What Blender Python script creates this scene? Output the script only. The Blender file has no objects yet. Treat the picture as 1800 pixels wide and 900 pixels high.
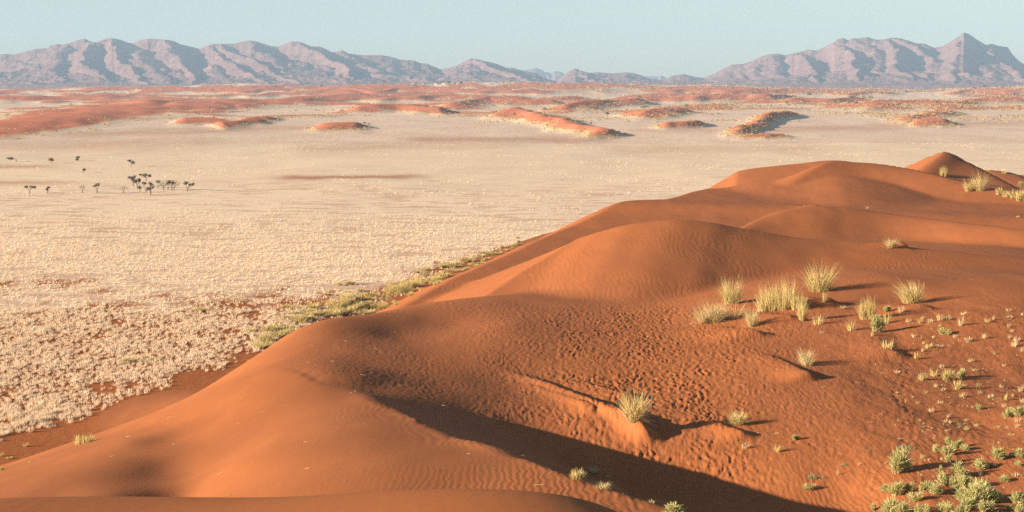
import bpy, math, random
import numpy as np
from mathutils import Vector

sc = bpy.context.scene
QUAL = 1.0          # ground grid spacing multiplier
# ------------------------------------------------------------------ camera
FPX = 2944.0
TANP = 300.0 / FPX
P = math.atan(TANP); CP = math.cos(P); SP = math.sin(P)
cam_d = bpy.data.cameras.new("camera")
cam_d.sensor_width = 36.0
cam_d.lens = 36.0 * FPX / 1800.0
cam_d.clip_start = 0.5
cam_d.clip_end = 120000
cam = bpy.data.objects.new("camera", cam_d)
sc.collection.objects.link(cam)
cam.location = (0, 0, 0)
cam.rotation_euler = (math.pi / 2 - P, 0, 0)
sc.camera = cam

# ------------------------------------------------------------------ light
SUN_EL = 13.8
SUN_AZ = 17.0        # degrees the sun stands behind the camera, measured from due left
world = bpy.data.worlds.new("World"); sc.world = world
world.use_nodes = True
wn = world.node_tree; wn.nodes.clear()
sky = wn.nodes.new("ShaderNodeTexSky"); sky.sky_type = 'NISHITA'
sky.sun_disc = False
sky.sun_elevation = math.radians(SUN_EL)
# vector towards the sun
se = math.radians(SUN_EL); sa = math.radians(SUN_AZ)
TS = Vector((-math.cos(se) * math.cos(sa), -math.cos(se) * math.sin(sa), math.sin(se)))
sky.sun_rotation = math.atan2(TS.x, TS.y)
sky.altitude = 1000; sky.air_density = 1.0; sky.dust_density = 0.6; sky.ozone_density = 1.6
bg = wn.nodes.new("ShaderNodeBackground"); bg.inputs[1].default_value = 0.062
out = wn.nodes.new("ShaderNodeOutputWorld")
wn.links.new(sky.outputs[0], bg.inputs[0]); wn.links.new(bg.outputs[0], out.inputs[0])
sun_d = bpy.data.lights.new("sun", 'SUN'); sun_d.energy = 5.0; sun_d.angle = math.radians(0.53)
sun_d.color = (1.0, 0.86, 0.68)
sun = bpy.data.objects.new("sun", sun_d); sc.collection.objects.link(sun)
sun.rotation_euler = TS.to_track_quat('Z', 'Y').to_euler()
vs = sc.view_settings
vs.view_transform = 'Standard'; vs.look = 'None'; vs.gamma = 1.0; vs.use_curve_mapping = False
vs.exposure = 1.27
sc.cycles.max_bounces = 4; sc.cycles.diffuse_bounces = 1; sc.cycles.volume_bounces = 0
sc.cycles.transparent_max_bounces = 4
sc.cycles.use_denoising = False

# ------------------------------------------------------------------ helpers
def tag(o, label=None, cat=None, group=None, kind=None):
    if label: o["label"] = label
    if cat: o["category"] = cat
    if group: o["group"] = group
    if kind: o["kind"] = kind
    return o

def ray(px, py):
    """direction of a photo pixel, scaled so that its world Y component is 1"""
    a = (np.asarray(px, float) - 900) / FPX
    b = (450 - np.asarray(py, float)) / FPX
    dy = CP + b * SP
    return a / dy, (-SP + b * CP) / dy

def W(px, py, Y):
    u, v = ray(px, py)
    return (u * Y, Y, v * Y)

def to_px(X, Y, Z):
    fz = Y * CP - Z * SP
    return 900 + FPX * X / fz, 450 - FPX * (Y * SP + Z * CP) / fz

def hash2(ix, iy, seed):
    h = (ix.astype(np.int64) * 374761393 + iy.astype(np.int64) * 668265263 + seed * 1442695041) & 0x7fffffff
    h = ((h ^ (h >> 13)) * 1274126177) & 0x7fffffff
    h = ((h ^ (h >> 16)) * 2246822519) & 0x7fffffff
    return (h ^ (h >> 15)) & 0xffff

def noise(x, y, seed=0):
    x = np.asarray(x, np.float64); y = np.asarray(y, np.float64)
    ix = np.floor(x); iy = np.floor(y); fx = x - ix; fy = y - iy
    ux = fx * fx * fx * (fx * (fx * 6 - 15) + 10); uy = fy * fy * fy * (fy * (fy * 6 - 15) + 10)
    def g(dx, dy):
        a = hash2(ix + dx, iy + dy, seed) * (2 * math.pi / 65536)
        return np.cos(a) * (fx - dx) + np.sin(a) * (fy - dy)
    n0 = g(0, 0) * (1 - ux) + g(1, 0) * ux
    n1 = g(0, 1) * (1 - ux) + g(1, 1) * ux
    return (n0 * (1 - uy) + n1 * uy) * 1.5

def fbm(x, y, octv=4, seed=0, gain=0.5, lac=2.03):
    s = 0; a = 1.0; t = 0
    for i in range(octv):
        s = s + a * noise(x, y, seed + i * 7); t += a
        a *= gain; x = x * lac + 13.7; y = y * lac + 5.1
    return s / t * 1.3

def ridged(x, y, octv=5, seed=0):
    s = 0; a = 1.0; t = 0; w = 1.0
    for i in range(octv):
        n = 1 - np.abs(noise(x, y, seed + i * 7)) * 1.6
        n = np.clip(n, 0, 1) ** 2
        s = s + a * n * w; t += a; w = np.clip(n * 1.6, 0, 1)
        a *= 0.5; x = x * 2.07 + 3.3; y = y * 2.07 + 9.2
    return s / t

def sstep(a, b, x):
    t = np.clip((x - a) / (b - a), 0, 1)
    return t * t * (3 - 2 * t)

def smax(a, b, k):
    h = np.clip(0.5 + 0.5 * (a - b) / k, 0, 1)
    return b * (1 - h) + a * h + k * h * (1 - h)

def smin(a, b, k):
    return -smax(-a, -b, k)

def pchip(xk, yk, x):
    """smooth monotone interpolation, linear outside"""
    xk = np.asarray(xk, float); yk = np.asarray(yk, float)
    h = np.diff(xk); d = np.diff(yk) / h
    m = np.zeros_like(yk)
    for i in range(1, len(xk) - 1):
        if d[i - 1] * d[i] > 0:
            w1 = 2 * h[i] + h[i - 1]; w2 = h[i] + 2 * h[i - 1]
            m[i] = (w1 + w2) / (w1 / d[i - 1] + w2 / d[i])
    m[0] = d[0]; m[-1] = d[-1]
    xc = np.clip(x, xk[0], xk[-1])
    i = np.clip(np.searchsorted(xk, xc) - 1, 0, len(h) - 1)
    t = (xc - xk[i]) / h[i]
    r = ((1 + 2 * t) * (1 - t) ** 2 * yk[i] + t * (1 - t) ** 2 * h[i] * m[i]
         + t * t * (3 - 2 * t) * yk[i + 1] + t * t * (t - 1) * h[i] * m[i + 1])
    return r + (x < xk[0]) * (x - xk[0]) * m[0] + (x > xk[-1]) * (x - xk[-1]) * m[-1]

class TPS:
    def __init__(self, pts, ys=0.55, lam=0.0):
        p = np.array(pts, float); self.ys = ys
        self.c = np.stack([p[:, 0], p[:, 1] * ys], 1)
        n = len(p); K = self.k(self.c, self.c) + lam * np.eye(n)
        Pm = np.hstack([np.ones((n, 1)), self.c])
        A = np.zeros((n + 3, n + 3)); A[:n, :n] = K; A[:n, n:] = Pm; A[n:, :n] = Pm.T
        b = np.zeros(n + 3); b[:n] = p[:, 2]
        self.w = np.linalg.solve(A, b)
    def k(self, a, b):
        r2 = (a[:, None, 0] - b[None, :, 0]) ** 2 + (a[:, None, 1] - b[None, :, 1]) ** 2
        return 0.5 * r2 * np.log(r2 + 1e-9)
    def __call__(self, x, y):
        sh = np.shape(x); q = np.stack([np.ravel(x), np.ravel(y) * self.ys], 1)
        o = np.empty(len(q)); n = len(self.c)
        for s in range(0, len(q), 40000):
            qq = q[s:s + 40000]
            o[s:s + 40000] = self.k(qq, self.c) @ self.w[:n] + self.w[n] + qq @ self.w[n + 1:]
        return o.reshape(sh)

# ------------------------------------------------------------------ terrain control
PLAIN_Z = -40.0
body_pts = []; floor_pts = []
def C(px, py, Y, to=3):
    w = W(px, py, Y)
    if to & 1: body_pts.append(w)
    if to & 2: floor_pts.append(w)
def H(px, Y, z, to=3):
    u, _ = ray(px, 400)
    if to & 1: body_pts.append((float(u) * Y, Y, z))
    if to & 2: floor_pts.append((float(u) * Y, Y, z))
# under and round the photographer
for q in [(0, 1, -1.8), (-3, 4, -2.3), (4, 4, -2.3), (-12, 3, -3.6), (14, 2, -3.6), (0, -15, -4), (-20, -15, -7), (25, -15, -6),
          (-32, -5, -14), (45, -5, -12), (0, 9, -3.1), (-3.2, 9, -3.25), (3.5, 9, -3.2)]:
    body_pts.append(q); floor_pts.append(q)
# near lip along the bottom edge of the picture
for px, py, Y in [(-150, 893, 14), (0, 886, 14), (150, 885, 14), (320, 884, 14.2), (500, 881, 14.6), (640, 879, 15), (800, 884, 15),
                  (960, 897, 14.5), (1100, 925, 14)]:
    C(px, py, Y)
H(1200, 14.5, -4.6); H(1500, 14.5, -5.2); H(1900, 14.5, -6.0)
# bottom-left hollow and the bright slope
for px, py, Y in [(0, 880, 54.5), (100, 872, 54.5), (150, 855, 56), (200, 872, 53.3), (250, 862, 55.2), (290, 868, 55.4), (322, 874, 55.3), (335, 893, 53.8),
                  (60, 838, 61), (180, 812, 63), (100, 815, 67), (240, 822, 61.5), (290, 826, 61.8), (330, 838, 60.0), (300, 780, 69.5), (230, 775, 70),
                  (360, 860, 54.5), (365, 810, 62.0), (400, 870, 51.2), (410, 815, 57.5), (380, 755, 70.0), (440, 870, 49.3), (470, 815, 55.2), (500, 865, 47.8), (540, 790, 56.8), (480, 705, 74),
                  (600, 870, 45.7), (620, 795, 54.8), (700, 865, 45.7), (700, 805, 52.3), (800, 872, 45.4),
                  (800, 815, 51.0), (900, 870, 45.2), (990, 885, 43.8), (650, 745, 61.5)]:
    C(px, py, Y, 1)
for px, Y, z in [(320, 30, -9.4), (0, 30, -9.6), (-200, 30, -10.5)]: H(px, Y, z)
for px, Y, z in [(560, 26, -8.0), (750, 26, -8.0), (900, 26, -8.0), (600, 37, -10.6), (900, 37, -10.3)]: H(px, Y, z, 1)
# left silhouette and what falls away behind it
sil = [(-120, 850, 78), (0, 825, 80), (100, 785, 82), (200, 752, 84), (300, 712, 88), (370, 680, 92), (430, 640, 97), (480, 610, 101),
       (520, 583, 105), (560, 565, 109), (620, 559, 118), (690, 549, 128), (800, 528, 136)]
for px, py, Y in sil:
    C(px, py, Y)
for px, py, Y in sil[:10]:
    u, v = ray(px, py)
    for dY, dz in ((12, -4.0), (28, -13.0), (44, -22)):
        q = (float(u) * (Y + dY) - dY * 0.12, Y + dY, float(v) * Y + dz); body_pts.append(q); floor_pts.append(q)
# crest of the near dune running away from the viewer, west of the shaded hollow
for px, py, Y in [(560, 650, 82.5), (520, 640, 86.5), (600, 600, 97), (640, 640, 87.5), (700, 590, 104), (800, 570, 111), (620, 672, 79), (740, 660, 85.5), (800, 620, 95)]:
    C(px, py, Y)
for px, py, Y in [(440, 675, 81.5), (400, 700, 79), (300, 745, 77)]:
    C(px, py, Y)
for px, py, Y in [(560, 690, 75), (560, 735, 65.6), (620, 700, 72.8)]:
    C(px, py, Y, 1)
# brow that carries the shadow line (its right side is steep)
brow = [(560, 672, 78.3), (640, 700, 71.8), (700, 722, 66.8), (780, 760, 59.8), (850, 785, 56.0), (920, 806, 52.2), (1000, 838, 48.3), (1070, 862, 45.8), (1160, 888, 43.6),
        (1270, 930, 41)]
for px, py, Y in brow:
    C(px, py, Y, 1)
H(1400, 38, -10.6, 1); H(1300, 28, -8.6, 1); H(1500, 60, -10.5, 1); H(1200, 70, -12.0, 1); H(1000, 80, -13.6, 1); H(1900, 50, -10, 1); H(1900, 80, -12, 1)
# floor of the shaded hollow and the open sand to the right
for px, py, Y in [(760, 716, 77.5), (840, 733, 76), (920, 752, 75.5), (1000, 780, 73), (1080, 812, 70.0), (1150, 842, 67.5), (1250, 875, 64.5), (1300, 905, 62),
                  (1200, 790, 71.0), (1300, 805, 69.0), (1400, 840, 65.5), (1480, 880, 62.5)]:
    C(px, py, Y, 2)
for px, py, Y in [(900, 620, 95.5), (900, 570, 108), (1000, 600, 101), (1000, 560, 113), (870, 519, 139), (1000, 514, 137), (1150, 522, 131), (1150, 580, 107),
                  (900, 670, 87), (820, 672, 85), (1100, 640, 92.5), (1200, 640, 92), (1300, 640, 90.5), (1300, 580, 104)]:
    C(px, py, Y)
for px, py, Y in [(1000, 690, 84), (1250, 700, 81.5), (1150, 720, 79), (1050, 738, 76.5), (1450, 640, 90), (1600, 640, 90), (1750, 640, 90), (1900, 640, 90),
                  (1450, 750, 73.3), (1600, 750, 73), (1750, 750, 73), (1900, 750, 70), (1600, 850, 62), (1750, 860, 61), (1900, 860, 60),
                  (1300, 545, 112), (1440, 520, 115.5), (1600, 530, 112.5), (1700, 560, 101), (1850, 560, 101),
                  (1550, 490, 122), (1700, 490, 124), (1850, 490, 125)]:
    C(px, py, Y, 2)
# the floor's own buried level under the near dune
for px, Y, z in [(900, 52, -16.5), (700, 57, -16.5), (500, 60, -17), (300, 60, -18), (0, 60, -19), (1050, 45, -15.0), (800, 40, -15.5), (1200, 45, -15.0), (640, 66, -15.4), (500, 66, -16),
                 (300, 62, -18), (900, 30, -13), (600, 30, -14), (1200, 30, -12.5), (1500, 30, -11.5), (1900, 30, -11)]:
    H(px, Y, z, 2)
far_h = [(1500, 45, -14.0), (1900, 45, -14.5), (1650, 50, -14.2), (2300, 60, -17), (2300, 100, -17), (2300, 150, -20),
                 (560, 170, -33), (450, 165, -38), (650, 175, -31), (650, 200, -37), (720, 235, -37), (600, 230, -42), (500, 140, -27), (560, 135, -24), (640, 150, -23), (800, 156, -22.0), (880, 152, -20.0), (800, 190, -26), (860, 200, -25.5), (900, 180, -22.5), (960, 215, -23.5), (1000, 240, -22.5), (900, 240, -27), (1000, 152, -18.2), (1200, 145, -17.2), (1400, 140, -15.8), (1600, 140, -15.5), (1800, 140, -15.7),
                 (1000, 190, -20.5), (1200, 190, -19.5), (1400, 180, -18.0), (1600, 180, -17.6), (1800, 180, -17.9), (1200, 240, -20.5),
                 (1400, 215, -19.8), (1600, 215, -20.0), (1800, 215, -20.3), (1300, 290, -21.5), (1500, 290, -21.5), (1700, 290, -22.5),
                 (1500, 400, -27), (1800, 330, -24.0), (1800, 400, -27), (2200, 300, -27), (700, 200, -27), (1500, 520, -36), (1800, 520, -36), (1100, 330, -30),
                 (2300, 450, -36), (1100, 500, -40), (800, 320, -38), (400, 200, -38), (0, 250, -45), (500, 500, -50), (1800, 680, -42), (0, 680, -60)]
for q in far_h: H(*q, 2)
for px, Y, z in [(640, 150, -21), (900, 150, -20), (1200, 140, -19), (1500, 120, -18)]: H(px, Y, z, 1)
G_body = TPS(body_pts, lam=1.0); G_floor = TPS(floor_pts, lam=0.02)
_brw = np.array([W(*p) for p in brow] + [(6.5, 33, -9.8), (10, 24, -8.6), (16, 14, -6.5), (24, 2, -5.5), (40, -25, -8)])
def G_near(X, Y):
    """the near dune: body on the left of the brow, lee face falling right from it, the open floor beyond"""
    fl = G_floor(X, Y); bd = np.minimum(G_body(X, Y), 5.0)
    d, s, t = seg_d(X, Y, _brw[::-1])                 # walking away from the viewer: right hand is the lee
    bz = np.interp(1 - t, np.linspace(0, 1, len(_brw)), _brw[:, 2])
    sl = np.interp(1 - t, [0, 0.08, 0.2, 0.35, 1], [0.15, 0.32, 0.5, 0.6, 0.62])
    lee = np.where(s < 0, bz - sl * d * d / (d + 0.25), bz + 0.4 * d + 1.0)
    # the body only counts south of the brow's beginning
    w = sstep(88, 79, Y)
    b2 = smin(bd, lee, 0.12)
    return smax(fl, b2, 0.15) * w + fl * (1 - w)

def crest(pts, near, far, kn=2.0, kf=1.0, endfall=0.6):
    """a dune body: crest line through photo points, falling off on the near and far side"""
    w = np.array([W(*p) for p in pts])
    ax = w[-1, :2] - w[0, :2]; ax = ax / np.hypot(*ax)
    al = w[:, 0] * ax[0] + w[:, 1] * ax[1]; ac = -w[:, 0] * ax[1] + w[:, 1] * ax[0]; zs = w[:, 2]
    assert (np.diff(al) > 0).all(), pts
    def f(X, Y):
        u = X * ax[0] + Y * ax[1]; v = -X * ax[1] + Y * ax[0]
        uc = np.clip(u, al[0], al[-1])
        d = pchip(al, ac, uc) - v
        z = pchip(al, zs, uc) - np.where(d > 0, near * d * d / (np.abs(d) + kn), far * d * d / (np.abs(d) + kf))
        return z - endfall * (np.maximum(al[0] - u, 0) + np.maximum(u - al[-1], 0))
    return f

def slip(pts, slope, curve=0.0):
    """plane of a slip face falling to the left of a brink line through photo points"""
    w = np.array([W(*p) for p in pts])
    def f(X, Y):
        best = np.full(X.shape, 1e9); z = np.zeros(X.shape); sd = np.zeros(X.shape)
        n = len(w) - 1
        for i in range(n):
            a, b = w[i], w[i + 1]; dx, dy = b[0] - a[0], b[1] - a[1]; L2 = dx * dx + dy * dy
            t = ((X - a[0]) * dx + (Y - a[1]) * dy) / L2
            lo = -50 if i == 0 else 0; hi = 50 if i == n - 1 else 1
            t = np.clip(t, lo, hi)
            qx, qy = X - (a[0] + t * dx), Y - (a[1] + t * dy)
            D = np.hypot(qx, qy); m = D < best
            cr = (dx * qy - dy * qx) / math.sqrt(L2)       # left of the walking direction is positive
            best = np.where(m, D, best); sd = np.where(m, cr, sd)
            z = np.where(m, a[2] + np.clip(t, -0.5, 1.5) * (b[2] - a[2]), z)
        s = np.maximum(sd, 0)
        return np.where(sd > 0, z - slope * s + curve * s * s, z + 0.9 * -sd)
    return f

D3 = crest([(600, 580, 138), (700, 546, 156), (800, 490, 185), (900, 446, 212), (1000, 401, 242), (1060, 374, 258), (1100, 353.5, 268), (1180, 349, 285), (1245, 331.5, 318),
            (1400, 335, 330)], 0.02, 0.5, 8, 1.5)
D2 = crest([(760, 440, 162), (880, 436, 162), (940, 432, 162), (1000, 424, 162), (1060, 405.5, 162), (1120, 392.5, 161.6), (1190, 387.5, 161), (1250, 392, 160.7), (1300, 401, 160.2),
            (1430, 420, 158.5), (1560, 431, 156), (1700, 446, 153), (1900, 462, 151)], 0.135, 0.30, 14, 4.0)
S2 = slip([(860, 528, 133), (870, 519, 136), (930, 471, 148), (1000, 430, 160), (1020, 421, 166)], 0.43)
R3 = crest([(1270, 420, 212), (1295, 405, 217), (1340, 381, 227), (1380, 369, 232), (1430, 362.5, 235), (1480, 364, 236), (1530, 370, 235), (1600, 380, 230), (1700, 392, 220), (1800, 404, 212), (1950, 415, 206)],
           0.20, 0.35, 10, 3)
D4 = crest([(1180, 372, 352), (1215, 352, 352), (1245, 331, 352), (1275, 314, 352), (1300, 300.5, 352), (1350, 293, 352), (1400, 288, 352), (1460, 282, 352), (1540, 290, 350), (1600, 300, 348), (1900, 350, 340)],
           0.05, 0.5, 10, 2.0)
D4N = crest([(1150, 358, 322), (1250, 332.5, 320), (1340, 321, 320), (1370, 315, 321), (1400, 305.5, 322), (1430, 294, 325), (1462, 283.2, 330), (1540, 287.5, 330), (1600, 297, 324), (1680, 316, 311),
            (1750, 332, 301), (1900, 350, 290)], 0.21, 0.6, 8, 1.0)
D5 = crest([(1560, 302, 478), (1600, 285, 478), (1650, 266, 474), (1664, 267, 473), (1700, 284, 470), (1750, 309, 464), (1790, 330, 458), (1900, 380, 448)], 0.30, 0.6, 5, 1.5, 0.5)
S5 = slip([(1560, 312, 432), (1598, 297, 440), (1630, 290, 447), (1655, 278, 458), (1660, 266, 473), (1655, 240, 500)], 0.50)
D6 = crest([(1690, 335, 520), (1735, 299, 530), (1765, 301, 530), (1800, 310, 530), (1900, 315, 530)], 0.3, 0.4, 8, 4)
D7 = crest([(1600, 392, 262), (1640, 383, 264), (1700, 374, 266), (1737, 375, 266), (1800, 384, 262), (1900, 390, 260)], 0.10, 0.3, 4, 3)
S7 = slip([(1660, 401, 240), (1715, 395, 246), (1733, 382, 256), (1738, 375, 266), (1738, 360, 280)], 0.40)

def seg_d(X, Y, w):
    """distance to a world polyline, signed side (left positive), parameter 0..1"""
    best = np.full(X.shape, 1e9); sd = np.zeros(X.shape); par = np.zeros(X.shape)
    n = len(w) - 1
    for i in range(n):
        a, b = w[i], w[i + 1]; dx, dy = b[0] - a[0], b[1] - a[1]; L = math.hypot(dx, dy)
        t = np.clip(((X - a[0]) * dx + (Y - a[1]) * dy) / L ** 2, 0, 1)
        qx, qy = X - (a[0] + t * dx), Y - (a[1] + t * dy); D = np.hypot(qx, qy); m = D < best
        best = np.where(m, D, best); sd = np.where(m, np.sign(dx * qy - dy * qx), sd); par = np.where(m, (i + t) / n, par)
    return best, sd, par

# small sand tails (wedges of blown sand): photo polyline, height, width of lit side, width of lee side
TAILS = [
    ([(880, 634, 91), (960, 665, 86.0), (1040, 700, 80.0), (1095, 722, 76.5), (1128, 742, 73.6), (1146, 758, 72.0)], 0.60, 0.6, 0.8),
    ([(920, 668, 87), (980, 690, 83.0), (1030, 712, 79.6), (1052, 726, 77.2)], 0.3, 0.6, 0.5),
    ([(990, 645, 88), (1100, 678, 83.0), (1120, 690, 81.5)], 0.28, 1.4, 0.4),
    ([(1200, 722, 76), (1255, 728, 75.3), (1285, 742, 73.2), (1320, 752, 71.8)], 0.30, 0.8, 0.6),
    ([(960, 812, 54.5), (1040, 838, 51.8), (1075, 850, 51), (1110, 852, 51)], 0.5, 1.0, 0.8),
    ([(1060, 858, 49), (1110, 870, 48.2), (1170, 872, 47.6), (1190, 888, 45.6)], 0.45, 0.9, 0.55),
    ([(820, 772, 59), (900, 800, 56.0), (990, 820, 54.5), (1030, 830, 54)], 0.5, 1.0, 0.6),
    ([(1330, 600, 95), (1390, 620, 89), (1412, 634, 86), (1436, 640, 85)], 0.42, 1.3, 0.6),
    ([(1230, 545, 107), (1300, 556, 103), (1345, 568, 100)], 0.45, 2.4, 1.2),
    ([(1330, 530, 110), (1370, 540, 107), (1400, 548, 105)], 0.40, 2.0, 1.2),
    ([(1390, 508, 116), (1440, 520, 112), (1470, 528, 110)], 0.55, 2.0, 1.2),
    ([(1560, 520, 111), (1600, 530, 108), (1640, 538, 106)], 0.40, 2.0, 1.2),
    ([(1520, 560, 101), (1540, 575, 98), (1560, 600, 93), (1590, 612, 91)], 0.35, 2.0, 1.2),
    ([(1535, 418, 158), (1570, 432, 157), (1590, 435, 157)], 0.45, 2.5, 1.2),
    ([(1380, 322, 262), (1432, 327, 262), (1440, 332, 258)], 0.5, 4, 1.5),
    ([(1262, 371, 232), (1300, 375, 230), (1335, 380, 228)], 0.3, 2, 1.0),
    ([(1240, 900, 56), (1250, 886, 57), (1220, 872, 58)], 0.15, 1.0, 0.5),
]
_tails = [(np.array([W(*p) for p in pl]), h, a, b) for pl, h, a, b in TAILS]

# footprints: photo polylines of animal tracks
TRACKS = [([(1490, 505), (1530, 492), (1560, 475), (1580, 462), (1610, 456), (1645, 443)], 0.75),
          ([(1600, 612), (1590, 650), (1578, 690), (1592, 730), (1600, 765), (1582, 800), (1540, 830), (1525, 870)], 0.6),
          ([(1335, 792), (1360, 806), (1375, 815)], 0.5),
          ([(1405, 775), (1440, 786), (1470, 795), (1490, 792)], 0.5)]
track_prints = []     # filled in the first pass

def hillmap(px, py):
    """far vegetated dunes, laid out on the map of the plain; returns relief, red-sand share"""
    h = np.zeros(px.shape); r = np.zeros(px.shape)
    for (pl, wx, wy, hp, rd) in HILLS:
        pl = np.array(pl, float); best = np.full(px.shape, 1e9); hs = np.zeros(px.shape)
        for i in range(max(1, len(pl) - 1)):
            a = pl[i]; b = pl[min(i + 1, len(pl) - 1)]
            dx, dy = (b[0] - a[0]) / wx, (b[1] - a[1]) / wy; L2 = dx * dx + dy * dy + 1e-9
            t = np.clip(((px - a[0]) / wx * dx + (py - a[1]) / wy * dy) / L2, 0, 1)
            qx = (px - a[0]) / wx - t * dx; qy = (py - a[1]) / wy - t * dy
            best = np.minimum(best, qx * qx + qy * qy)
        g = np.exp(-best)
        h = np.maximum(h, g * hp); r = np.maximum(r, g * rd)
    return h, r
# polyline of the hill's foot on the plain (px, py), half widths, height in px, how much bare red sand
HILLS = [
    ([(-60, 232), (60, 222), (140, 206), (250, 192)], 85, 11, 11, 1.05),
    ([(230, 196), (330, 192), (430, 186)], 60, 5, 9, 0.85),
    ([(420, 190), (500, 182), (600, 172)], 50, 4, 8, 0.75),
    ([(-40, 178), (60, 177), (170, 176)], 90, 4, 9, 0.8),
    ([(180, 170), (300, 172), (420, 169), (600, 163)], 60, 3, 7, 0.6),
    ([(330, 216), (370, 214)], 22, 4, 9, 0.8),
    ([(395, 223), (440, 217), (470, 213)], 20, 3.5, 10, 0.95),
    ([(585, 226), (620, 226)], 27, 5, 14, 0.95),
    ([(640, 196), (700, 196), (770, 199)], 26, 4, 13, 0.85),
    ([(700, 178), (840, 172)], 60, 3.2, 8, 0.8),
    ([(620, 163), (760, 161), (900, 160)], 70, 4, 9, 1.0),
    ([(800, 190), (860, 182), (960, 184)], 34, 4, 10, 0.8),
    ([(895, 203), (960, 214), (1010, 228), (1050, 238)], 26, 5.5, 16, 0.85),
    ([(900, 180), (1000, 178)], 60, 3, 8, 0.7),
    ([(1000, 194), (1070, 186), (1110, 184)], 30, 4, 14, 0.9),
    ([(1130, 206), (1180, 201)], 30, 4, 14, 0.9),
    ([(1180, 224), (1205, 221)], 20, 3.5, 13, 0.95),
    ([(1296, 236), (1325, 226), (1350, 212), (1375, 205)], 20, 5, 13, 0.7),
    ([(1325, 243), (1355, 243)], 20, 3, 9, 0.8),
    ([(1140, 178), (1250, 176), (1330, 174)], 40, 3.2, 10, 0.85),
    ([(1180, 164), (1240, 163), (1330, 162)], 46, 4, 12, 1.0),
    ([(1340, 176), (1365, 175)], 26, 3, 12, 1.0),
    ([(1400, 182), (1460, 181), (1500, 179)], 34, 3.2, 11, 1.0),
    ([(1400, 166), (1480, 164)], 70, 2.6, 5, 0.5),
    ([(1530, 190), (1600, 186), (1650, 188)], 46, 5, 12, 0.75),
    ([(1490, 166), (1540, 166)], 34, 3, 9, 0.8),
    ([(1625, 219), (1655, 220)], 24, 4, 14, 0.95),
    ([(1600, 216), (1650, 200)], 24, 4, 8, 0.5),
    ([(1670, 188), (1720, 182), (1790, 176)], 34, 3, 9, 0.7),
    ([(1670, 164), (1700, 163)], 22, 3, 9, 1.0),
    ([(1760, 162), (1900, 158)], 50, 3, 8, 0.6),
    ([(1000, 158), (1130, 158)], 60, 3, 4, 0.3),
    ([(420, 158), (480, 158)], 50, 3, 7, 0.8),
    ([(120, 160), (200, 159)], 50, 3, 5, 0.9),
    ([(180, 156), (330, 155), (480, 154)], 60, 3.5, 4, 1.0),
    ([(560, 156), (660, 155), (760, 153)], 60, 4, 4, 1.1),
    ([(800, 150), (900, 151), (990, 152)], 60, 3, 3, 0.9),
    ([(1070, 152), (1190, 154), (1290, 155)], 60, 2.5, 3, 0.9),
    ([(1130, 158), (1300, 160), (1430, 163)], 60, 2.5, 3, 0.7),
]
SKYL = [(-200, 158), (0, 157), (90, 156), (150, 152), (240, 152), (330, 151), (400, 148), (430, 145.5), (470, 148), (560, 151.5), (610, 149), (700, 147), (770, 147.5), (815, 144.5),
        (900, 145), (1000, 146), (1090, 147.5), (1160, 150), (1210, 150.5), (1240, 148.5), (1290, 151), (1400, 155), (1480, 157), (1530, 155), (1580, 159), (1640, 159), (1682, 154),
        (1700, 156.5), (1760, 153), (1810, 151), (2000, 150)]
SK_Y = 6800.0
_sk = np.array(SKYL, float)
_skx = np.arange(-400, 2200, 4.0); _sky = np.interp(_skx, _sk[:, 0], _sk[:, 1])
_k = np.exp(-(np.arange(-15, 16) / 5.5) ** 2); _k /= _k.sum(); _sky = np.convolve(np.pad(_sky, 15, mode='edge'), _k, 'valid')

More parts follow.
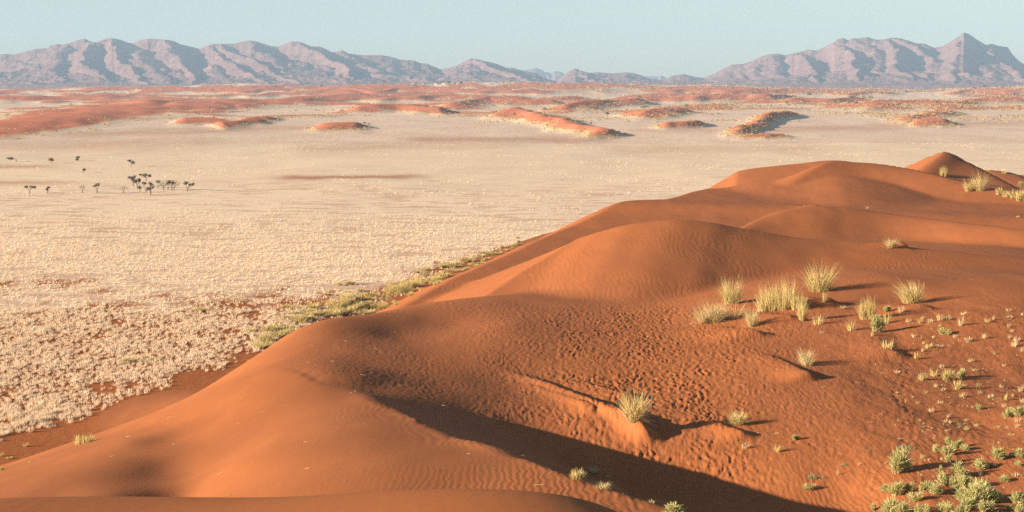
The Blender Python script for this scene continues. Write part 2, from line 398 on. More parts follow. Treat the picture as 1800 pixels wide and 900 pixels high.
_yy = np.geomspace(900, 6800, 1500)
def on_map(px, py):
    """photo point on the rising far ground -> its place on the map of the plain"""
    u, v = ray(px, py)
    _, vs_ = ray(px, np.interp(px, _skx, _sky)); t = sstep(3300, SK_Y, _yy) ** 1.5
    zb = PLAIN_Z * (1 - t) + vs_ * SK_Y * t
    k = int(np.argmax(v * _yy < zb)) if (v * _yy < zb).any() else len(_yy) - 1
    Yh = _yy[k]; return to_px(u * Yh, Yh, PLAIN_Z)[1]
_H2 = []
for (pl, wx, wy, hp, rd) in HILLS:
    q_ = [(p[0], float(on_map(p[0], p[1]))) for p in pl]
    c_ = pl[len(pl) // 2]; w2 = abs(float(on_map(c_[0], c_[1] + wy)) - float(on_map(c_[0], c_[1] - wy))) / 2
    _H2.append((q_, wx, max(w2, 0.7), hp, rd))
HILLS = _H2
def ground_far(X, Y):
    """plain and the far grass-grown dunes"""
    Yc = np.maximum(Y, 60.0)
    px, py = to_px(X, Yc, np.full(X.shape, PLAIN_Z))
    und = fbm(X / 160, Yc / 260, 3, 5) * 0.9 * sstep(150, 500, Yc)
    z = PLAIN_Z + und
    m = Y > 900
    h = np.zeros(X.shape); r = np.zeros(X.shape)
    if m.any():
        wpx = px[m] + 24 * fbm(px[m] / 90, py[m] / 9, 2, 3); wpy = py[m] + 2.0 * fbm(px[m] / 80, py[m] / 8, 2, 9)
        hh, rr = hillmap(wpx, wpy)
        z[m] += 0.80 * hh * Yc[m] / FPX + hh / 14.0 * 1.5 * fbm(X[m] / 90, Y[m] / 260, 4, 31)
        # many lesser red swells between the named ones, thicker toward the skyline and the left
        zone = sstep(225, 180, py[m]) * (0.70 + 0.30 * sstep(1000, 300, px[m]))
        sw = fbm(px[m] / 230 + py[m] / 30, py[m] / 7.5, 3, 501)
        sw = sstep(-0.14, 0.36, sw) * zone
        z[m] += sw * 4.5 * Yc[m] / FPX
        hh = np.maximum(hh, sw * 7); rr = np.maximum(rr, sw * 0.95)
        h[m] = hh; r[m] = rr
    # the last rise that carries the skyline
    sy = np.interp(px, _skx, _sky)
    _, v = ray(px, sy)
    zc = v * SK_Y
    t = sstep(3300, SK_Y, Y) ** 1.5
    z = z * (1 - t) + (zc + 2.0 * fbm(px / 25, Y / 900, 3, 77)) * t
    z = np.where(Y > SK_Y, z - (Y - SK_Y) * 0.03, z)
    return z, h, r

def dune_height(X, Y):
    """all the near dune surfaces, without the fine sand relief"""
    z = G_near(X, Y)
    return z

def bodies(X, Y, z):
    z = smax(z, D3(X, Y), 0.5)
    q = (X > -14) & (X < 12) & (Y > 128) & (Y < 166)
    tr = np.zeros(X.shape); d_, s_, t_ = seg_d(X[q], Y[q], np.array([(-5.6, 137, 0), (-3.6, 141, 0), (-0.9, 147, 0), (2.4, 153, 0)]))
    tr[q] = 1.5 * np.exp(-(d_ / 2.6) ** 2) * sstep(1.0, .7, t_); z = z - tr
    b = smin(D2(X, Y), S2(X, Y), 0.12); z = smax(z, b, 0.45)
    z = smax(z, R3(X, Y), 0.6)
    b = smin(D7(X, Y), S7(X, Y), 0.12); z = smax(z, b, 0.3)
    z = smax(z, D4(X, Y), 0.5); z = smax(z, D4N(X, Y), 0.25)
    b = smin(D5(X, Y), S5(X, Y), 0.15); z = smax(z, b, 0.6)
    z = smax(z, D6(X, Y), 0.8)
    return z

def fine(X, Y, z):
    """tails of blown sand, lumps, wind ripples, prints"""
    dz = np.zeros(X.shape)
    m = (Y > 35) & (Y < 300)
    for w, h, a, b in _tails:
        lo = w.min(0) - 6; hi = w.max(0) + 6
        q = (X > lo[0]) & (X < hi[0]) & (Y > lo[1]) & (Y < hi[1])
        if not q.any(): continue
        d, s, t = seg_d(X[q], Y[q], w)
        # walking toward the viewer: the lit windward side is on the right hand (-x), lee on the other
        lee = s > 0
        prof = np.where(lee, np.clip(1 - d / b, 0, 1) ** 1.2, np.exp(-(d / a) ** 2))
        hh = h * (0.28 * sstep(0, .2, t) * sstep(1, .85, t) + 0.72 * np.sin(np.clip(t, 0, 1) ** 2.6 * math.pi) ** 0.9)
        dz[q] = np.maximum(dz[q], hh * prof)
    # lumpy, deflated sand
    px, py = to_px(X, np.maximum(Y, 5), z)
    q = (Y > 38) & (Y < 135)
    if q.any():
        x, y, pxx, pyy = X[q], Y[q], px[q], py[q]
        w = sstep(700, 1000, pxx) * sstep(515, 560, pyy) * (1 - sstep(1220, 1560, pxx) * 0.72)
        w = np.maximum(w, sstep(480, 620, pxx) * sstep(560, 620, pyy) * 0.35 * (1 - sstep(1000, 1200, pxx)))
        line = np.interp(pxx, [400, 640, 780, 920, 1060, 1300, 1800], [640, 692, 745, 790, 850, 905, 1100])
        w = w * (1 - sstep(-12, 6, pyy - line) * 0.93)
        tex = 0.5 + 0.5 * sstep(-0.35, 0.4, fbm(x / 3.2, y / 5.0, 3, 51))
        wx = x + 0.35 * fbm(x / 1.3, y / 2.2, 2, 61); 
        l1 = fbm(wx / 0.22, y / 0.62, 3, 41)
        l1 = np.abs(l1) ** 0.8 * np.sign(l1)
        l2 = 1 - np.abs(noise(wx / 0.36, y / 1.0, 43)) * 2
        dz[q] += w * tex * (1 + .5 * sstep(940, 1060, pxx) * sstep(1380, 1260, pxx)) * (0.042 * np.clip(l1, -1, .5) + 0.018 * l2)
        # low broken hummocks in the shrub flat at the lower right
        ws = sstep(1350, 1560, pxx) * sstep(500, 560, pyy)
        dz[q] += ws * (0.07 * fbm(x / 2.2, y / 3.4, 4, 71) + 0.016 * fbm(x / 0.30, y / 0.6, 2, 73))
    # gentle large undulation of the clean sand
    q = (Y > 36) & (Y < 400)
    if q.any():
        dz[q] += 0.10 * fbm(X[q] / 9, Y[q] / 22, 3, 81) * sstep(36, 60, Y[q])
    # wind ripples
    q = (Y > 36) & (Y < 190)
    if q.any():
        x, y = X[q], Y[q]
        ph = x + 0.9 * fbm(x / 3.5, y / 6.0, 3, 91) + 0.06 * y
        amp = sstep(0.0, 0.5, fbm(x / 8, y / 14, 2, 95) + 0.25)
        lam = 0.30 + 0.28 * sstep(60, 150, y)
        s = np.sin(2 * math.pi * ph / 0.34) * (1 - sstep(70, 110, y)) + np.sin(2 * math.pi * ph / 0.50) * sstep(90, 125, y) * 1.3
        dz[q] += 0.0042 * amp * s * sstep(500, 760, px[q])
    for (x0, y0, rr, dd) in track_prints:
        q = (np.abs(X - x0) < rr * 3) & (np.abs(Y - y0) < rr * 6)
        if q.any():
            e = ((X[q] - x0) / rr) ** 2 + ((Y[q] - y0) / (rr * 1.6)) ** 2
            dz[q] += -dd * np.exp(-e) + 0.4 * dd * np.exp(-(e - 2.2) ** 2)
    return dz

# ------------------------------------------------------------------ the ground sheet
Y0 = 25.0
ustep = 0.00050 * QUAL
um = np.arange(-0.325, 0.3251, ustep)
ul = -0.325 - np.cumsum(np.linspace(0.0015, 0.02, 26)); ur = 0.325 + np.cumsum(np.linspace(0.0015, 0.02, 26))
U = np.concatenate([ul[::-1], um, ur])
ys = [-45.0]
while ys[-1] < 8: ys.append(ys[-1] + 1.0)
while ys[-1] < 60: ys.append(ys[-1] + max(0.035, 0.0032 * ys[-1]) * QUAL)
while ys[-1] < 150: ys.append(ys[-1] + 0.0030 * ys[-1] * QUAL)
while ys[-1] < 700: ys.append(ys[-1] + 0.0042 * ys[-1] * QUAL)
while ys[-1] < 9000: ys.append(ys[-1] + 0.0065 * ys[-1] * QUAL)
while ys[-1] < 34000: ys.append(ys[-1] * 1.15)
YS = np.array(ys)
NU, NY = len(U), len(YS)
GX = U[None, :] * (np.abs(YS)[:, None] + Y0); GY = np.repeat(YS[:, None], NU, 1)

def coarse_eval(f, rows, step_r=6, step_c=8):
    """evaluate a smooth function on every n-th grid line and fill in with cubic interpolation"""
    ri = np.unique(np.append(np.arange(rows[0], rows[1], step_r), rows[1] - 1)); ci = np.unique(np.append(np.arange(0, NU, step_c), NU - 1))
    Z = f(GX[np.ix_(ri, ci)], GY[np.ix_(ri, ci)])
    def cub(A, k, n0, n1):          # along axis 0
        t = np.interp(np.arange(n0, n1), k, np.arange(len(k)))
        i = np.clip(np.floor(t).astype(int), 0, len(k) - 2); f_ = (t - i)[:, None]
        g = lambda j: A[np.clip(j, 0, len(k) - 1)]
        p0, p1, p2, p3 = g(i - 1), g(i), g(i + 1), g(i + 2)
        return p1 + 0.5 * f_ * (p2 - p0 + f_ * (2 * p0 - 5 * p1 + 4 * p2 - p3 + f_ * (3 * (p1 - p2) + p3 - p0)))
    Z = cub(Z, ri, rows[0], rows[1])
    return cub(Z.T.copy(), ci, 0, NU).T

nr = int(np.searchsorted(YS, 700))
Zd = coarse_eval(dune_height, (0, nr))
Zd = bodies(GX[:nr], GY[:nr], Zd)
Zf = np.empty((NY, NU)); HR = np.zeros((NY, NU)); RD = np.zeros((NY, NU))
Zf[:], HR[:], RD[:] = ground_far(GX, GY)
Zg = Zf.copy()
Zg[:nr] = smax(Zf[:nr], Zd, 1.2)
is_dune = np.zeros((NY, NU), bool); is_dune[:nr] = Zd > Zf[:nr] - 0.35

def ground_z(X, Y):
    r = np.clip(np.interp(Y, YS, np.arange(NY)), 0, NY - 1.001); c = np.clip(np.interp(np.asarray(X) / (np.abs(Y) + Y0), U, np.arange(NU)), 0, NU - 1.001)
    i = r.astype(int); j = c.astype(int); fr = r - i; fc = c - j
    return (Zg[i, j] * (1 - fr) * (1 - fc) + Zg[i + 1, j] * fr * (1 - fc) + Zg[i, j + 1] * (1 - fr) * fc + Zg[i + 1, j + 1] * fr * fc)

_ym = YS[(YS > 36)]
def hit(px, py):
    """first ground point seen through a photo pixel"""
    u, v = ray(px, py)
    g = ground_z(u * _ym, _ym); d = v * _ym - g
    k = np.argmax(d < 0)
    if d[k] >= 0: k = len(_ym) - 1
    k = max(k, 1)
    t = d[k - 1] / (d[k - 1] - d[k] + 1e-9); t = min(max(t, 0), 1)
    Y = _ym[k - 1] + t * (_ym[k] - _ym[k - 1])
    return float(u * Y), float(Y), float(ground_z(u * Y, Y))

rng = random.Random(5)
for pl, stride in TRACKS:
    pw = [hit(*p)[:2] for p in pl]
    side = 1
    for (a, b) in zip(pw[:-1], pw[1:]):
        L = math.hypot(b[0] - a[0], b[1] - a[1]); n = max(1, int(L / stride))
        for k in range(n):
            t = k / n; side = -side
            nx, ny = -(b[1] - a[1]) / L, (b[0] - a[0]) / L
            track_prints.append((a[0] + t * (b[0] - a[0]) + nx * side * 0.16 + rng.uniform(-.05, .05), a[1] + t * (b[1] - a[1]) + ny * side * 0.16 + rng.uniform(-.1, .1),
                                 rng.uniform(.10, .14), rng.uniform(.022, .045)))
dzf = fine(GX[:nr], GY[:nr], Zg[:nr])
Zg[:nr] += dzf * sstep(-0.2, 0.4, Zd - Zf[:nr])
# the dry plain: low lumps where the grass stands thick
q = ~is_dune
pxg, pyg = to_px(GX, np.maximum(GY, 30), Zg)

# straw cover of the ground (0 bare red sand, 1 closed straw), a property of the place itself
cover = np.zeros((NY, NU))
n1 = fbm(GX / 26, GY / 60, 4, 101); n2 = fbm(GX / 7, GY / 18, 3, 103)
cov_plain = sstep(235, 390, GY + 60 * n1 + 30 * n2) * sstep(-2, 26, np.interp(GY, [150, 188, 198, 218, 245, 262, 336, 428, 480, 650], [-72, -57, -50, -44, -38, -34, -13, 16, 38, 95]) - GX + 8 * n2 + np.maximum(GY - 600, 0))
red = np.clip(RD * 2.2 - 0.36 + 0.42 * fbm(GX / 70, GY / 260, 4, 107) * (RD > 0.03), 0, 1)
red = sstep(0.02, 0.8, red)
cover = np.where(is_dune, 0, cov_plain * (1 - red))
# browner drifts in the grass of the plain
brown = np.zeros((NY, NU))
def band(x0, x1, yc, w, amp, tilt=0.0):
    f = sstep(x0 - 30, x0 + 50, pxg) * (1 - sstep(x1 - 90, x1 + 20, pxg))
    yy = yc + tilt * (pxg - x0) + 2.0 * fbm(pxg / 60, pyg / 10, 2, 7)
    return amp * f * np.exp(-((pyg - yy) / w) ** 2)
mfar = GY > 400
for a in [(480, 780, 313, 3.4, 1.0, -0.012), (-200, 130, 293, 4, .75, 0), (-200, 170, 321, 4.5, .7, 0), (380, 420, 315, 2, .5, 0), (-200, 420, 262, 9, .42, -0.02), (100, 620, 238, 6, .5, -0.03),
          (500, 980, 262, 10, .35, -.03), (700, 1100, 246, 6, .6, 0), (1050, 1500, 262, 8, .35, 0), (1500, 1900, 222, 5, .45, -0.02), (1100, 1500, 229, 5, .4, 0), (1350, 1620, 226, 6, .5, 0),
          (-200, 60, 243, 4, .9, 0), (900, 1000, 158, 4, .3, 0), (950, 1180, 160, 6, .45, 0)]:
    brown = np.maximum(brown, np.where(mfar, band(*a), 0))
def streaks(X, Y):
    return sstep(0.10, 0.34, fbm(X / 13 + fbm(X / 60, Y / 60, 2, 605), Y / 7, 4, 601) + 0.25 * fbm(X / 70, Y / 60, 2, 607)) * sstep(230, 300, Y) * sstep(900, 520, Y)
brown = np.maximum(brown, 0.50 * streaks(GX, GY) * ~is_dune * (GY > 220))
brown = np.clip(brown + 0.16 * fbm(GX / 60, GY / 110, 4, 111) * mfar, 0, 1)

# ------------------------------------------------------------------ materials
def mat(name):
    m = bpy.data.materials.new(name); m.use_nodes = True
    nt = m.node_tree; nt.nodes.clear()
    o = nt.nodes.new("ShaderNodeOutputMaterial"); b = nt.nodes.new("ShaderNodeBsdfPrincipled")
    nt.links.new(b.outputs[0], o.inputs[0])
    b.inputs["Roughness"].default_value = 0.9
    b.inputs["Specular IOR Level"].default_value = 0.15
    return m, nt, b
def node(nt, t, **kw):
    n = nt.nodes.new(t)
    for k, v in kw.items():
        if k.startswith("i_"): n.inputs[int(k[2:])].default_value = v
        else: setattr(n, k, v)
    return n
def mixc(nt, fac, a, b):
    n = nt.nodes.new("ShaderNodeMix"); n.data_type = 'RGBA'
    for s, v in ((0, fac), (6, a), (7, b)):
        if hasattr(v, "links") or hasattr(v, "is_linked"): nt.links.new(v, n.inputs[s])
        else: n.inputs[s].default_value = v
    return n.outputs[2]
def math_(nt, op, a, b=None, c=None, clamp=False):
    n = nt.nodes.new("ShaderNodeMath"); n.operation = op; n.use_clamp = clamp
    for s, v in ((0, a), (1, b), (2, c)):
        if v is None: continue
        if hasattr(v, "is_linked"): nt.links.new(v, n.inputs[s])
        else: n.inputs[s].default_value = v
    return n.outputs[0]
def noi(nt, vec, scale, detail=3, rough=0.55):
    n = nt.nodes.new("ShaderNodeTexNoise"); n.inputs["Scale"].default_value = scale
    n.inputs["Detail"].default_value = detail; n.inputs["Roughness"].default_value = rough
    nt.links.new(vec, n.inputs["Vector"]); return n.outputs[0]
def mapr(nt, v, a, b, c=0.0, d=1.0):
    n = nt.nodes.new("ShaderNodeMapRange"); nt.links.new(v, n.inputs[0])
    for i, x in zip((1, 2, 3, 4), (a, b, c, d)): n.inputs[i].default_value = x
    return n.outputs[0]
def geo(nt): return nt.nodes.new("ShaderNodeNewGeometry").outputs["Position"]
def vmap(nt, v, s):
    n = nt.nodes.new("ShaderNodeMapping"); nt.links.new(v, n.inputs[0]); n.inputs[3].default_value = s; return n.outputs[0]
def attr(nt, name):
    n = nt.nodes.new("ShaderNodeAttribute"); n.attribute_name = name; return n

SAND_A = (0.405, 0.130, 0.042, 1); SAND_B = (0.34, 0.114, 0.044, 1); SAND_C = (0.44, 0.150, 0.048, 1)
def sand_color(nt, pos):
    big = noi(nt, vmap(nt, pos, (0.06, 0.03, 0.06)), 1.0, 4)
    c = mixc(nt, mapr(nt, big, 0.35, 0.65), SAND_A, SAND_B)
    st = noi(nt, vmap(nt, pos, (0.9, 0.25, 0.9)), 1.0, 4, 0.6)
    c = mixc(nt, mapr(nt, st, 0.45, 0.75, 0.0, 0.5), c, SAND_C)
    gr = noi(nt, vmap(nt, pos, (14, 6, 14)), 1.0, 2, 0.7)
    c = mixc(nt, mapr(nt, gr, 0.5, 0.8, 0.0, 0.35), c, (0.26, 0.096, 0.042, 1))
    return c

m_sand, nt, b = mat("dune_sand")
pos = geo(nt)
nt.links.new(sand_color(nt, pos), b.inputs["Base Color"])
b.inputs["Roughness"].default_value = 0.95; b.inputs["Specular IOR Level"].default_value = 0.05
n_ = noi(nt, vmap(nt, pos, (9, 3.2, 9)), 1.0, 4, 0.65)
bu = node(nt, "ShaderNodeBump"); bu.inputs["Distance"].default_value = 0.03
nt.links.new(mapr(nt, attr(nt, "coarse").outputs["Fac"], 0, 1, 0.06, 0.8), bu.inputs["Strength"])
nt.links.new(n_, bu.inputs["Height"])
wv = nt.nodes.new("ShaderNodeTexWave"); wv.wave_type = 'BANDS'; wv.bands_direction = 'X'
wv.inputs["Scale"].default_value = 1.5; wv.inputs["Distortion"].default_value = 7.0; wv.inputs["Detail"].default_value = 2.5; wv.inputs["Detail Scale"].default_value = 0.9
nt.links.new(vmap(nt, pos, (1, 0.55, 0.0)), wv.inputs["Vector"])
patch = math_(nt, 'MULTIPLY', attr(nt, "ripple").outputs["Fac"], mapr(nt, noi(nt, vmap(nt, pos, (0.16, 0.08, 0.1)), 1.0, 3), 0.40, 0.62, 0.15, 1.0))
sep = nt.nodes.new("ShaderNodeSeparateXYZ"); nt.links.new(pos, sep.inputs[0])
fade = mapr(nt, sep.outputs[1], 60, 200, 1.0, 0.0)
b2 = node(nt, "ShaderNodeBump"); b2.inputs["Distance"].default_value = 0.012
nt.links.new(math_(nt, 'MULTIPLY', math_(nt, 'MULTIPLY', patch, fade), 0.6), b2.inputs["Strength"])
nt.links.new(wv.outputs[1], b2.inputs["Height"]); nt.links.new(bu.outputs[0], b2.inputs["Normal"]); nt.links.new(b2.outputs[0], b.inputs["Normal"])

m_plain, nt, b = mat("plain_ground")
pos = geo(nt)
sand = sand_color(nt, pos)
cv = attr(nt, "cover").outputs["Fac"]; br = attr(nt, "brown").outputs["Fac"]
fine_n = noi(nt, vmap(nt, pos, (0.35, 0.22, 1)), 1.0, 5, 0.7)
fine_m = noi(nt, vmap(nt, pos, (0.05, 0.02, 1)), 1.0, 5, 0.6)
straw = mixc(nt, mapr(nt, fine_n, 0.3, 0.7), (0.83, 0.585, 0.375, 1), (0.93, 0.705, 0.47, 1))
straw = mixc(nt, mapr(nt, fine_m, 0.4, 0.7, 0, 0.55), straw, (0.80, 0.57, 0.40, 1))
streak = noi(nt, vmap(nt, pos, (0.05, 0.22, 1)), 1.0, 3, 0.6)
straw = mixc(nt, mapr(nt, streak, 0.60, 0.68, 0, 0.55), straw, (0.50, 0.32, 0.19, 1))  # dark streaks painted into the straw colour, standing in for shadows of tuft rows
straw = mixc(nt, br, straw, (0.50, 0.26, 0.145, 1))
cvn = math_(nt, 'ADD', cv, math_(nt, 'MULTIPLY', math_(nt, 'SUBTRACT', fine_n, 0.5), 0.9))
col = mixc(nt, mapr(nt, cvn, 0.35, 0.65), sand, straw)
nt.links.new(col, b.inputs["Base Color"]); b.inputs["Roughness"].default_value = 1.0; b.inputs["Specular IOR Level"].default_value = 0.0
bu = node(nt, "ShaderNodeBump"); bu.inputs["Strength"].default_value = 0.3; bu.inputs["Distance"].default_value = 0.3
nt.links.new(noi(nt, vmap(nt, pos, (0.8, 0.5, 1)), 1.0, 4, 0.7), bu.inputs["Height"]); nt.links.new(bu.outputs[0], b.inputs["Normal"])

m_fdune, nt, b = mat("far_dune_ground")
pos = geo(nt)
cv = attr(nt, "cover").outputs["Fac"]; br = attr(nt, "brown").outputs["Fac"]; rl = attr(nt, "relief").outputs["Fac"]
fine_n = noi(nt, vmap(nt, pos, (0.22, 0.03, 1)), 1.0, 6, 0.75)
fine_m = noi(nt, vmap(nt, pos, (0.02, 0.006, 1)), 1.0, 5, 0.6)
straw = mixc(nt, mapr(nt, fine_n, 0.3, 0.7), (0.76, 0.53, 0.37, 1), (0.88, 0.67, 0.47, 1))
straw = mixc(nt, mapr(nt, fine_m, 0.4, 0.7, 0, 0.5), straw, (0.70, 0.43, 0.28, 1))
straw = mixc(nt, br, straw, (0.50, 0.26, 0.155, 1))
scrub = mixc(nt, mapr(nt, fine_n, 0.35, 0.65), (0.50, 0.32, 0.11, 1), (0.70, 0.50, 0.22, 1))
straw = mixc(nt, mapr(nt, rl, 0.1, 0.6, 0, 0.7), straw, scrub)
redc = mixc(nt, mapr(nt, fine_m, 0.35, 0.65), (0.68, 0.235, 0.120, 1), (0.58, 0.195, 0.105, 1))
cvn = math_(nt, 'ADD', cv, math_(nt, 'MULTIPLY', math_(nt, 'SUBTRACT', fine_n, 0.5), 1.1))
nt.links.new(mixc(nt, mapr(nt, cvn, 0.22, 0.78), redc, straw), b.inputs["Base Color"])
b.inputs["Roughness"].default_value = 1.0; b.inputs["Specular IOR Level"].default_value = 0.0
bu = node(nt, "ShaderNodeBump"); bu.inputs["Strength"].default_value = 0.35; bu.inputs["Distance"].default_value = 1.0
nt.links.new(fine_n, bu.inputs["Height"]); nt.links.new(bu.outputs[0], b.inputs["Normal"])

# ------------------------------------------------------------------ mesh builders
def mesh_np(name, verts, loops, totals, m, parent=None, smooth=False, attrs=None, link=True):
    me = bpy.data.meshes.new(name)
    me.vertices.add(len(verts)); me.vertices.foreach_set("co", np.ascontiguousarray(verts, np.float32).ravel())
    me.loops.add(len(loops)); me.loops.foreach_set("vertex_index", np.ascontiguousarray(loops, np.int32))
    totals = np.ascontiguousarray(totals, np.int32)
    st = np.zeros(len(totals), np.int32); st[1:] = np.cumsum(totals)[:-1]
    me.polygons.add(len(totals)); me.polygons.foreach_set("loop_start", st); me.polygons.foreach_set("loop_total", totals)
    if smooth: me.polygons.foreach_set("use_smooth", np.ones(len(totals), bool))
    for k, v in (attrs or {}).items():
        a = me.attributes.new(k, 'FLOAT', 'POINT'); a.data.foreach_set("value", np.ascontiguousarray(v, np.float32))
    me.update(calc_edges=True)
    if m: me.materials.append(m)
    o = bpy.data.objects.new(name, me)
    if link: sc.collection.objects.link(o)
    if parent: o.parent = parent
    return o

def sheet(name, fmask, m, attrs):
    """the faces of the ground grid picked by fmask as one object"""
    idx = np.arange(NY * NU).reshape(NY, NU)
    a = idx[:-1, :-1][fmask]; b_ = idx[:-1, 1:][fmask]; c = idx[1:, 1:][fmask]; d = idx[1:, :-1][fmask]
    quads = np.stack([a, b_, c, d], 1)
    used = np.zeros(NY * NU, bool); used[quads.ravel()] = True
    remap = np.cumsum(used) - 1
    V = np.stack([GX.ravel()[used], GY.ravel()[used], Zg.ravel()[used]], 1)
    return mesh_np(name, V, remap[quads].ravel(), np.full(len(quads), 4), m, smooth=True, attrs={k: v.ravel()[used] for k, v in attrs.items()})

fd = is_dune[:-1, :-1] & is_dune[1:, 1:]
far_f = GY[:-1, :-1] > 1150
rip = np.maximum(sstep(620, 860, pxg) * sstep(795, 840, pyg), sstep(1000, 1130, pxg) * sstep(400, 440, pyg) * (GY > 100)) * 1.0 + .12 + .5 * sstep(1300, 1450, pxg) * (GY < 130)
rip = np.clip(rip, 0, 1)
cs = np.maximum(sstep(700, 1000, pxg) * sstep(515, 560, pyg) * (1 - .5 * sstep(1300, 1650, pxg)), sstep(1350, 1560, pxg) * sstep(500, 560, pyg))
cs = cs * (1 - sstep(-12, 6, pyg - np.interp(pxg, [400, 640, 780, 920, 1060, 1300, 1800], [640, 692, 745, 790, 850, 905, 1100])))
cs = cs * sstep(38, 60, GY) * (GY < 140)
tag(sheet("sand_dune", fd, m_sand, {"coarse": cs, "ripple": rip}), kind="structure")
tag(sheet("plain", ~fd & ~far_f, m_plain, {"cover": cover, "brown": brown}), kind="structure")
tag(sheet("far_dunes", ~fd & far_f, m_fdune, {"cover": cover, "brown": brown, "relief": np.clip(HR / 10, 0, 1)}), kind="structure")
print("ground", NY, NU, NY * NU)

# ------------------------------------------------------------------ mountains
SIL = [(-700, 120), (-400, 105), (-200, 100), (-100, 108), (0, 101), (7, 95), (20, 95), (30, 96), (50, 91), (68, 86), (88, 85), (95, 80), (107, 77), (117, 79), (130, 75), (140, 71), (155, 68), (165, 73),
       (175, 75), (185, 70), (200, 67), (215, 69), (230, 75), (240, 76), (250, 71), (264, 68), (300, 70), (310, 72), (322, 78), (340, 82), (355, 86), (368, 80), (380, 77), (400, 77), (415, 77),
       (430, 73), (443, 71), (455, 73), (470, 78), (480, 81), (492, 82), (505, 77), (515, 73), (527, 73), (537, 76), (550, 82), (562, 81), (575, 86), (586, 92), (600, 90), (603, 88), (615, 94),
       (640, 97), (672, 97), (690, 100), (705, 105), (728, 106), (740, 111), (752, 112), (775, 122), (800, 117), (815, 109), (825, 103), (835, 103), (850, 107), (870, 111), (890, 119), (900, 119),
       (918, 124), (940, 128), (955, 136), (965, 140), (978, 142), (988, 133), (1000, 125), (1011, 120), (1020, 124), (1035, 128), (1048, 127), (1075, 129), (1090, 128), (1100, 127), (1115, 129),
       (1130, 134), (1145, 139), (1165, 141), (1180, 133), (1200, 130), (1215, 134), (1235, 137), (1250, 131), (1265, 123), (1282, 114), (1305, 112), (1320, 107), (1333, 100), (1347, 96), (1362, 94),
       (1377, 97), (1400, 92), (1417, 87), (1430, 89), (1445, 83), (1460, 75), (1468, 69), (1478, 67), (1487, 71), (1493, 67), (1500, 68), (1520, 65), (1535, 70), (1550, 69), (1562, 66), (1575, 67),
       (1590, 71), (1605, 76), (1620, 77), (1637, 84), (1650, 82), (1665, 73), (1680, 63), (1688, 57), (1697, 60), (1710, 69), (1727, 79), (1737, 77), (1750, 81), (1765, 83), (1773, 95), (1785, 107),
       (1800, 116), (1840, 125), (1950, 118), (2100, 100), (2400, 110), (2700, 135)]
SPURS = [[(-40, 118), (0, 131), (63, 158)], [(20, 100), (75, 113), (110, 128), (150, 158)], [(155, 68), (150, 100), (190, 135), (205, 158)], [(200, 67), (205, 85), (222, 112), (240, 130), (252, 158)],
         [(250, 84), (262, 117), (285, 135), (298, 158)], [(300, 70), (300, 92), (322, 112), (338, 158)], [(310, 115), (330, 158)], [(368, 80), (385, 100), (430, 119), (490, 158)],
         [(380, 77), (392, 86), (432, 103), (478, 120), (545, 158)], [(380, 110), (392, 122), (402, 158)], [(443, 71), (455, 88), (500, 118), (560, 135)], [(527, 73), (545, 88), (590, 110), (640, 158)],
         [(603, 88), (635, 106), (672, 132), (700, 158)], [(590, 125), (632, 158)], [(672, 97), (700, 120), (740, 158)], [(728, 106), (762, 121), (784, 158)], [(830, 103), (852, 112), (900, 132), (965, 158)],
         [(830, 103), (838, 130), (860, 158)], [(1011, 120), (1030, 135), (1064, 158)], [(1100, 127), (1098, 135), (1120, 158)], [(1200, 130), (1220, 145), (1230, 158)], [(1265, 123), (1288, 130), (1303, 158)],
         [(1305, 112), (1307, 125), (1320, 158)], [(1362, 94), (1372, 120), (1390, 158)], [(1400, 92), (1415, 102), (1444, 128), (1452, 158)], [(1417, 87), (1432, 100), (1482, 131), (1500, 158)],
         [(1470, 69), (1490, 100), (1508, 115), (1523, 133), (1527, 158)], [(1520, 65), (1545, 98), (1560, 128), (1575, 158)], [(1562, 66), (1572, 100), (1588, 126), (1623, 158)],
         [(1575, 67), (1595, 77), (1628, 98), (1652, 108)], [(1620, 77), (1640, 90), (1664, 104)], [(1688, 57), (1690, 90), (1680, 110), (1675, 158)], [(1688, 57), (1720, 90), (1740, 118), (1770, 158)],
         [(1720, 75), (1735, 92), (1755, 112), (1800, 158)], [(1727, 79), (1745, 88), (1772, 116), (1830, 158)], [(1650, 104), (1660, 103), (1690, 130), (1700, 158)], [(110, 78), (105, 110), (120, 158)],
         [(820, 105), (800, 130), (790, 158)], [(1340, 100), (1330, 120), (1345, 158)], [(60, 88), (50, 110), (60, 158)]]
_sil = np.array(SIL, float)
STRONG = {0, 2, 3, 5, 7, 8, 11, 16, 18, 24, 26, 28, 29, 31, 34}
YM = 14000.0; YB = 11200.0; BASEZ = -60.0
def sil_z(px, Y):
    return ray(px, np.interp(px, _sil[:, 0], _sil[:, 1]))[1] * Y
mu = np.arange(-0.34, 0.3401, 0.00042); mu = np.concatenate([np.linspace(-0.62, -0.345, 60), mu, np.linspace(0.345, 0.62, 60)])
my = np.concatenate([np.linspace(10400, 14000, 200), np.linspace(14025, 15800, 30)])
MX = mu[None, :] * my[:, None] / 1.0; MY = np.repeat(my[:, None], len(mu), 1)
mpx = 900 + FPX * MX / MY * 1.0 / (1.0) * 1.0
ZT = np.maximum(sil_z(mpx, MY), 20)                                     # height of the crest in this column
wxm = MX + 170 * fbm(MX / 900, MY / 900, 3, 201); wym = MY + 170 * fbm(MX / 900, MY / 900, 3, 203)
t = np.clip((YM - MY) / (YM - YB), 0, 1.3)
body = ZT * (1 - np.clip(t, 0, 1)) ** 1.05 * 0.60
R = ridged(wxm / 900 + wym / 2600, wym / 1500, 6, 211)
R2 = ridged(wxm / 260 + wym / 900, wym / 420, 5, 223)
R3 = ridged(MX / 95 + wym / 500, MY / 190, 4, 227)
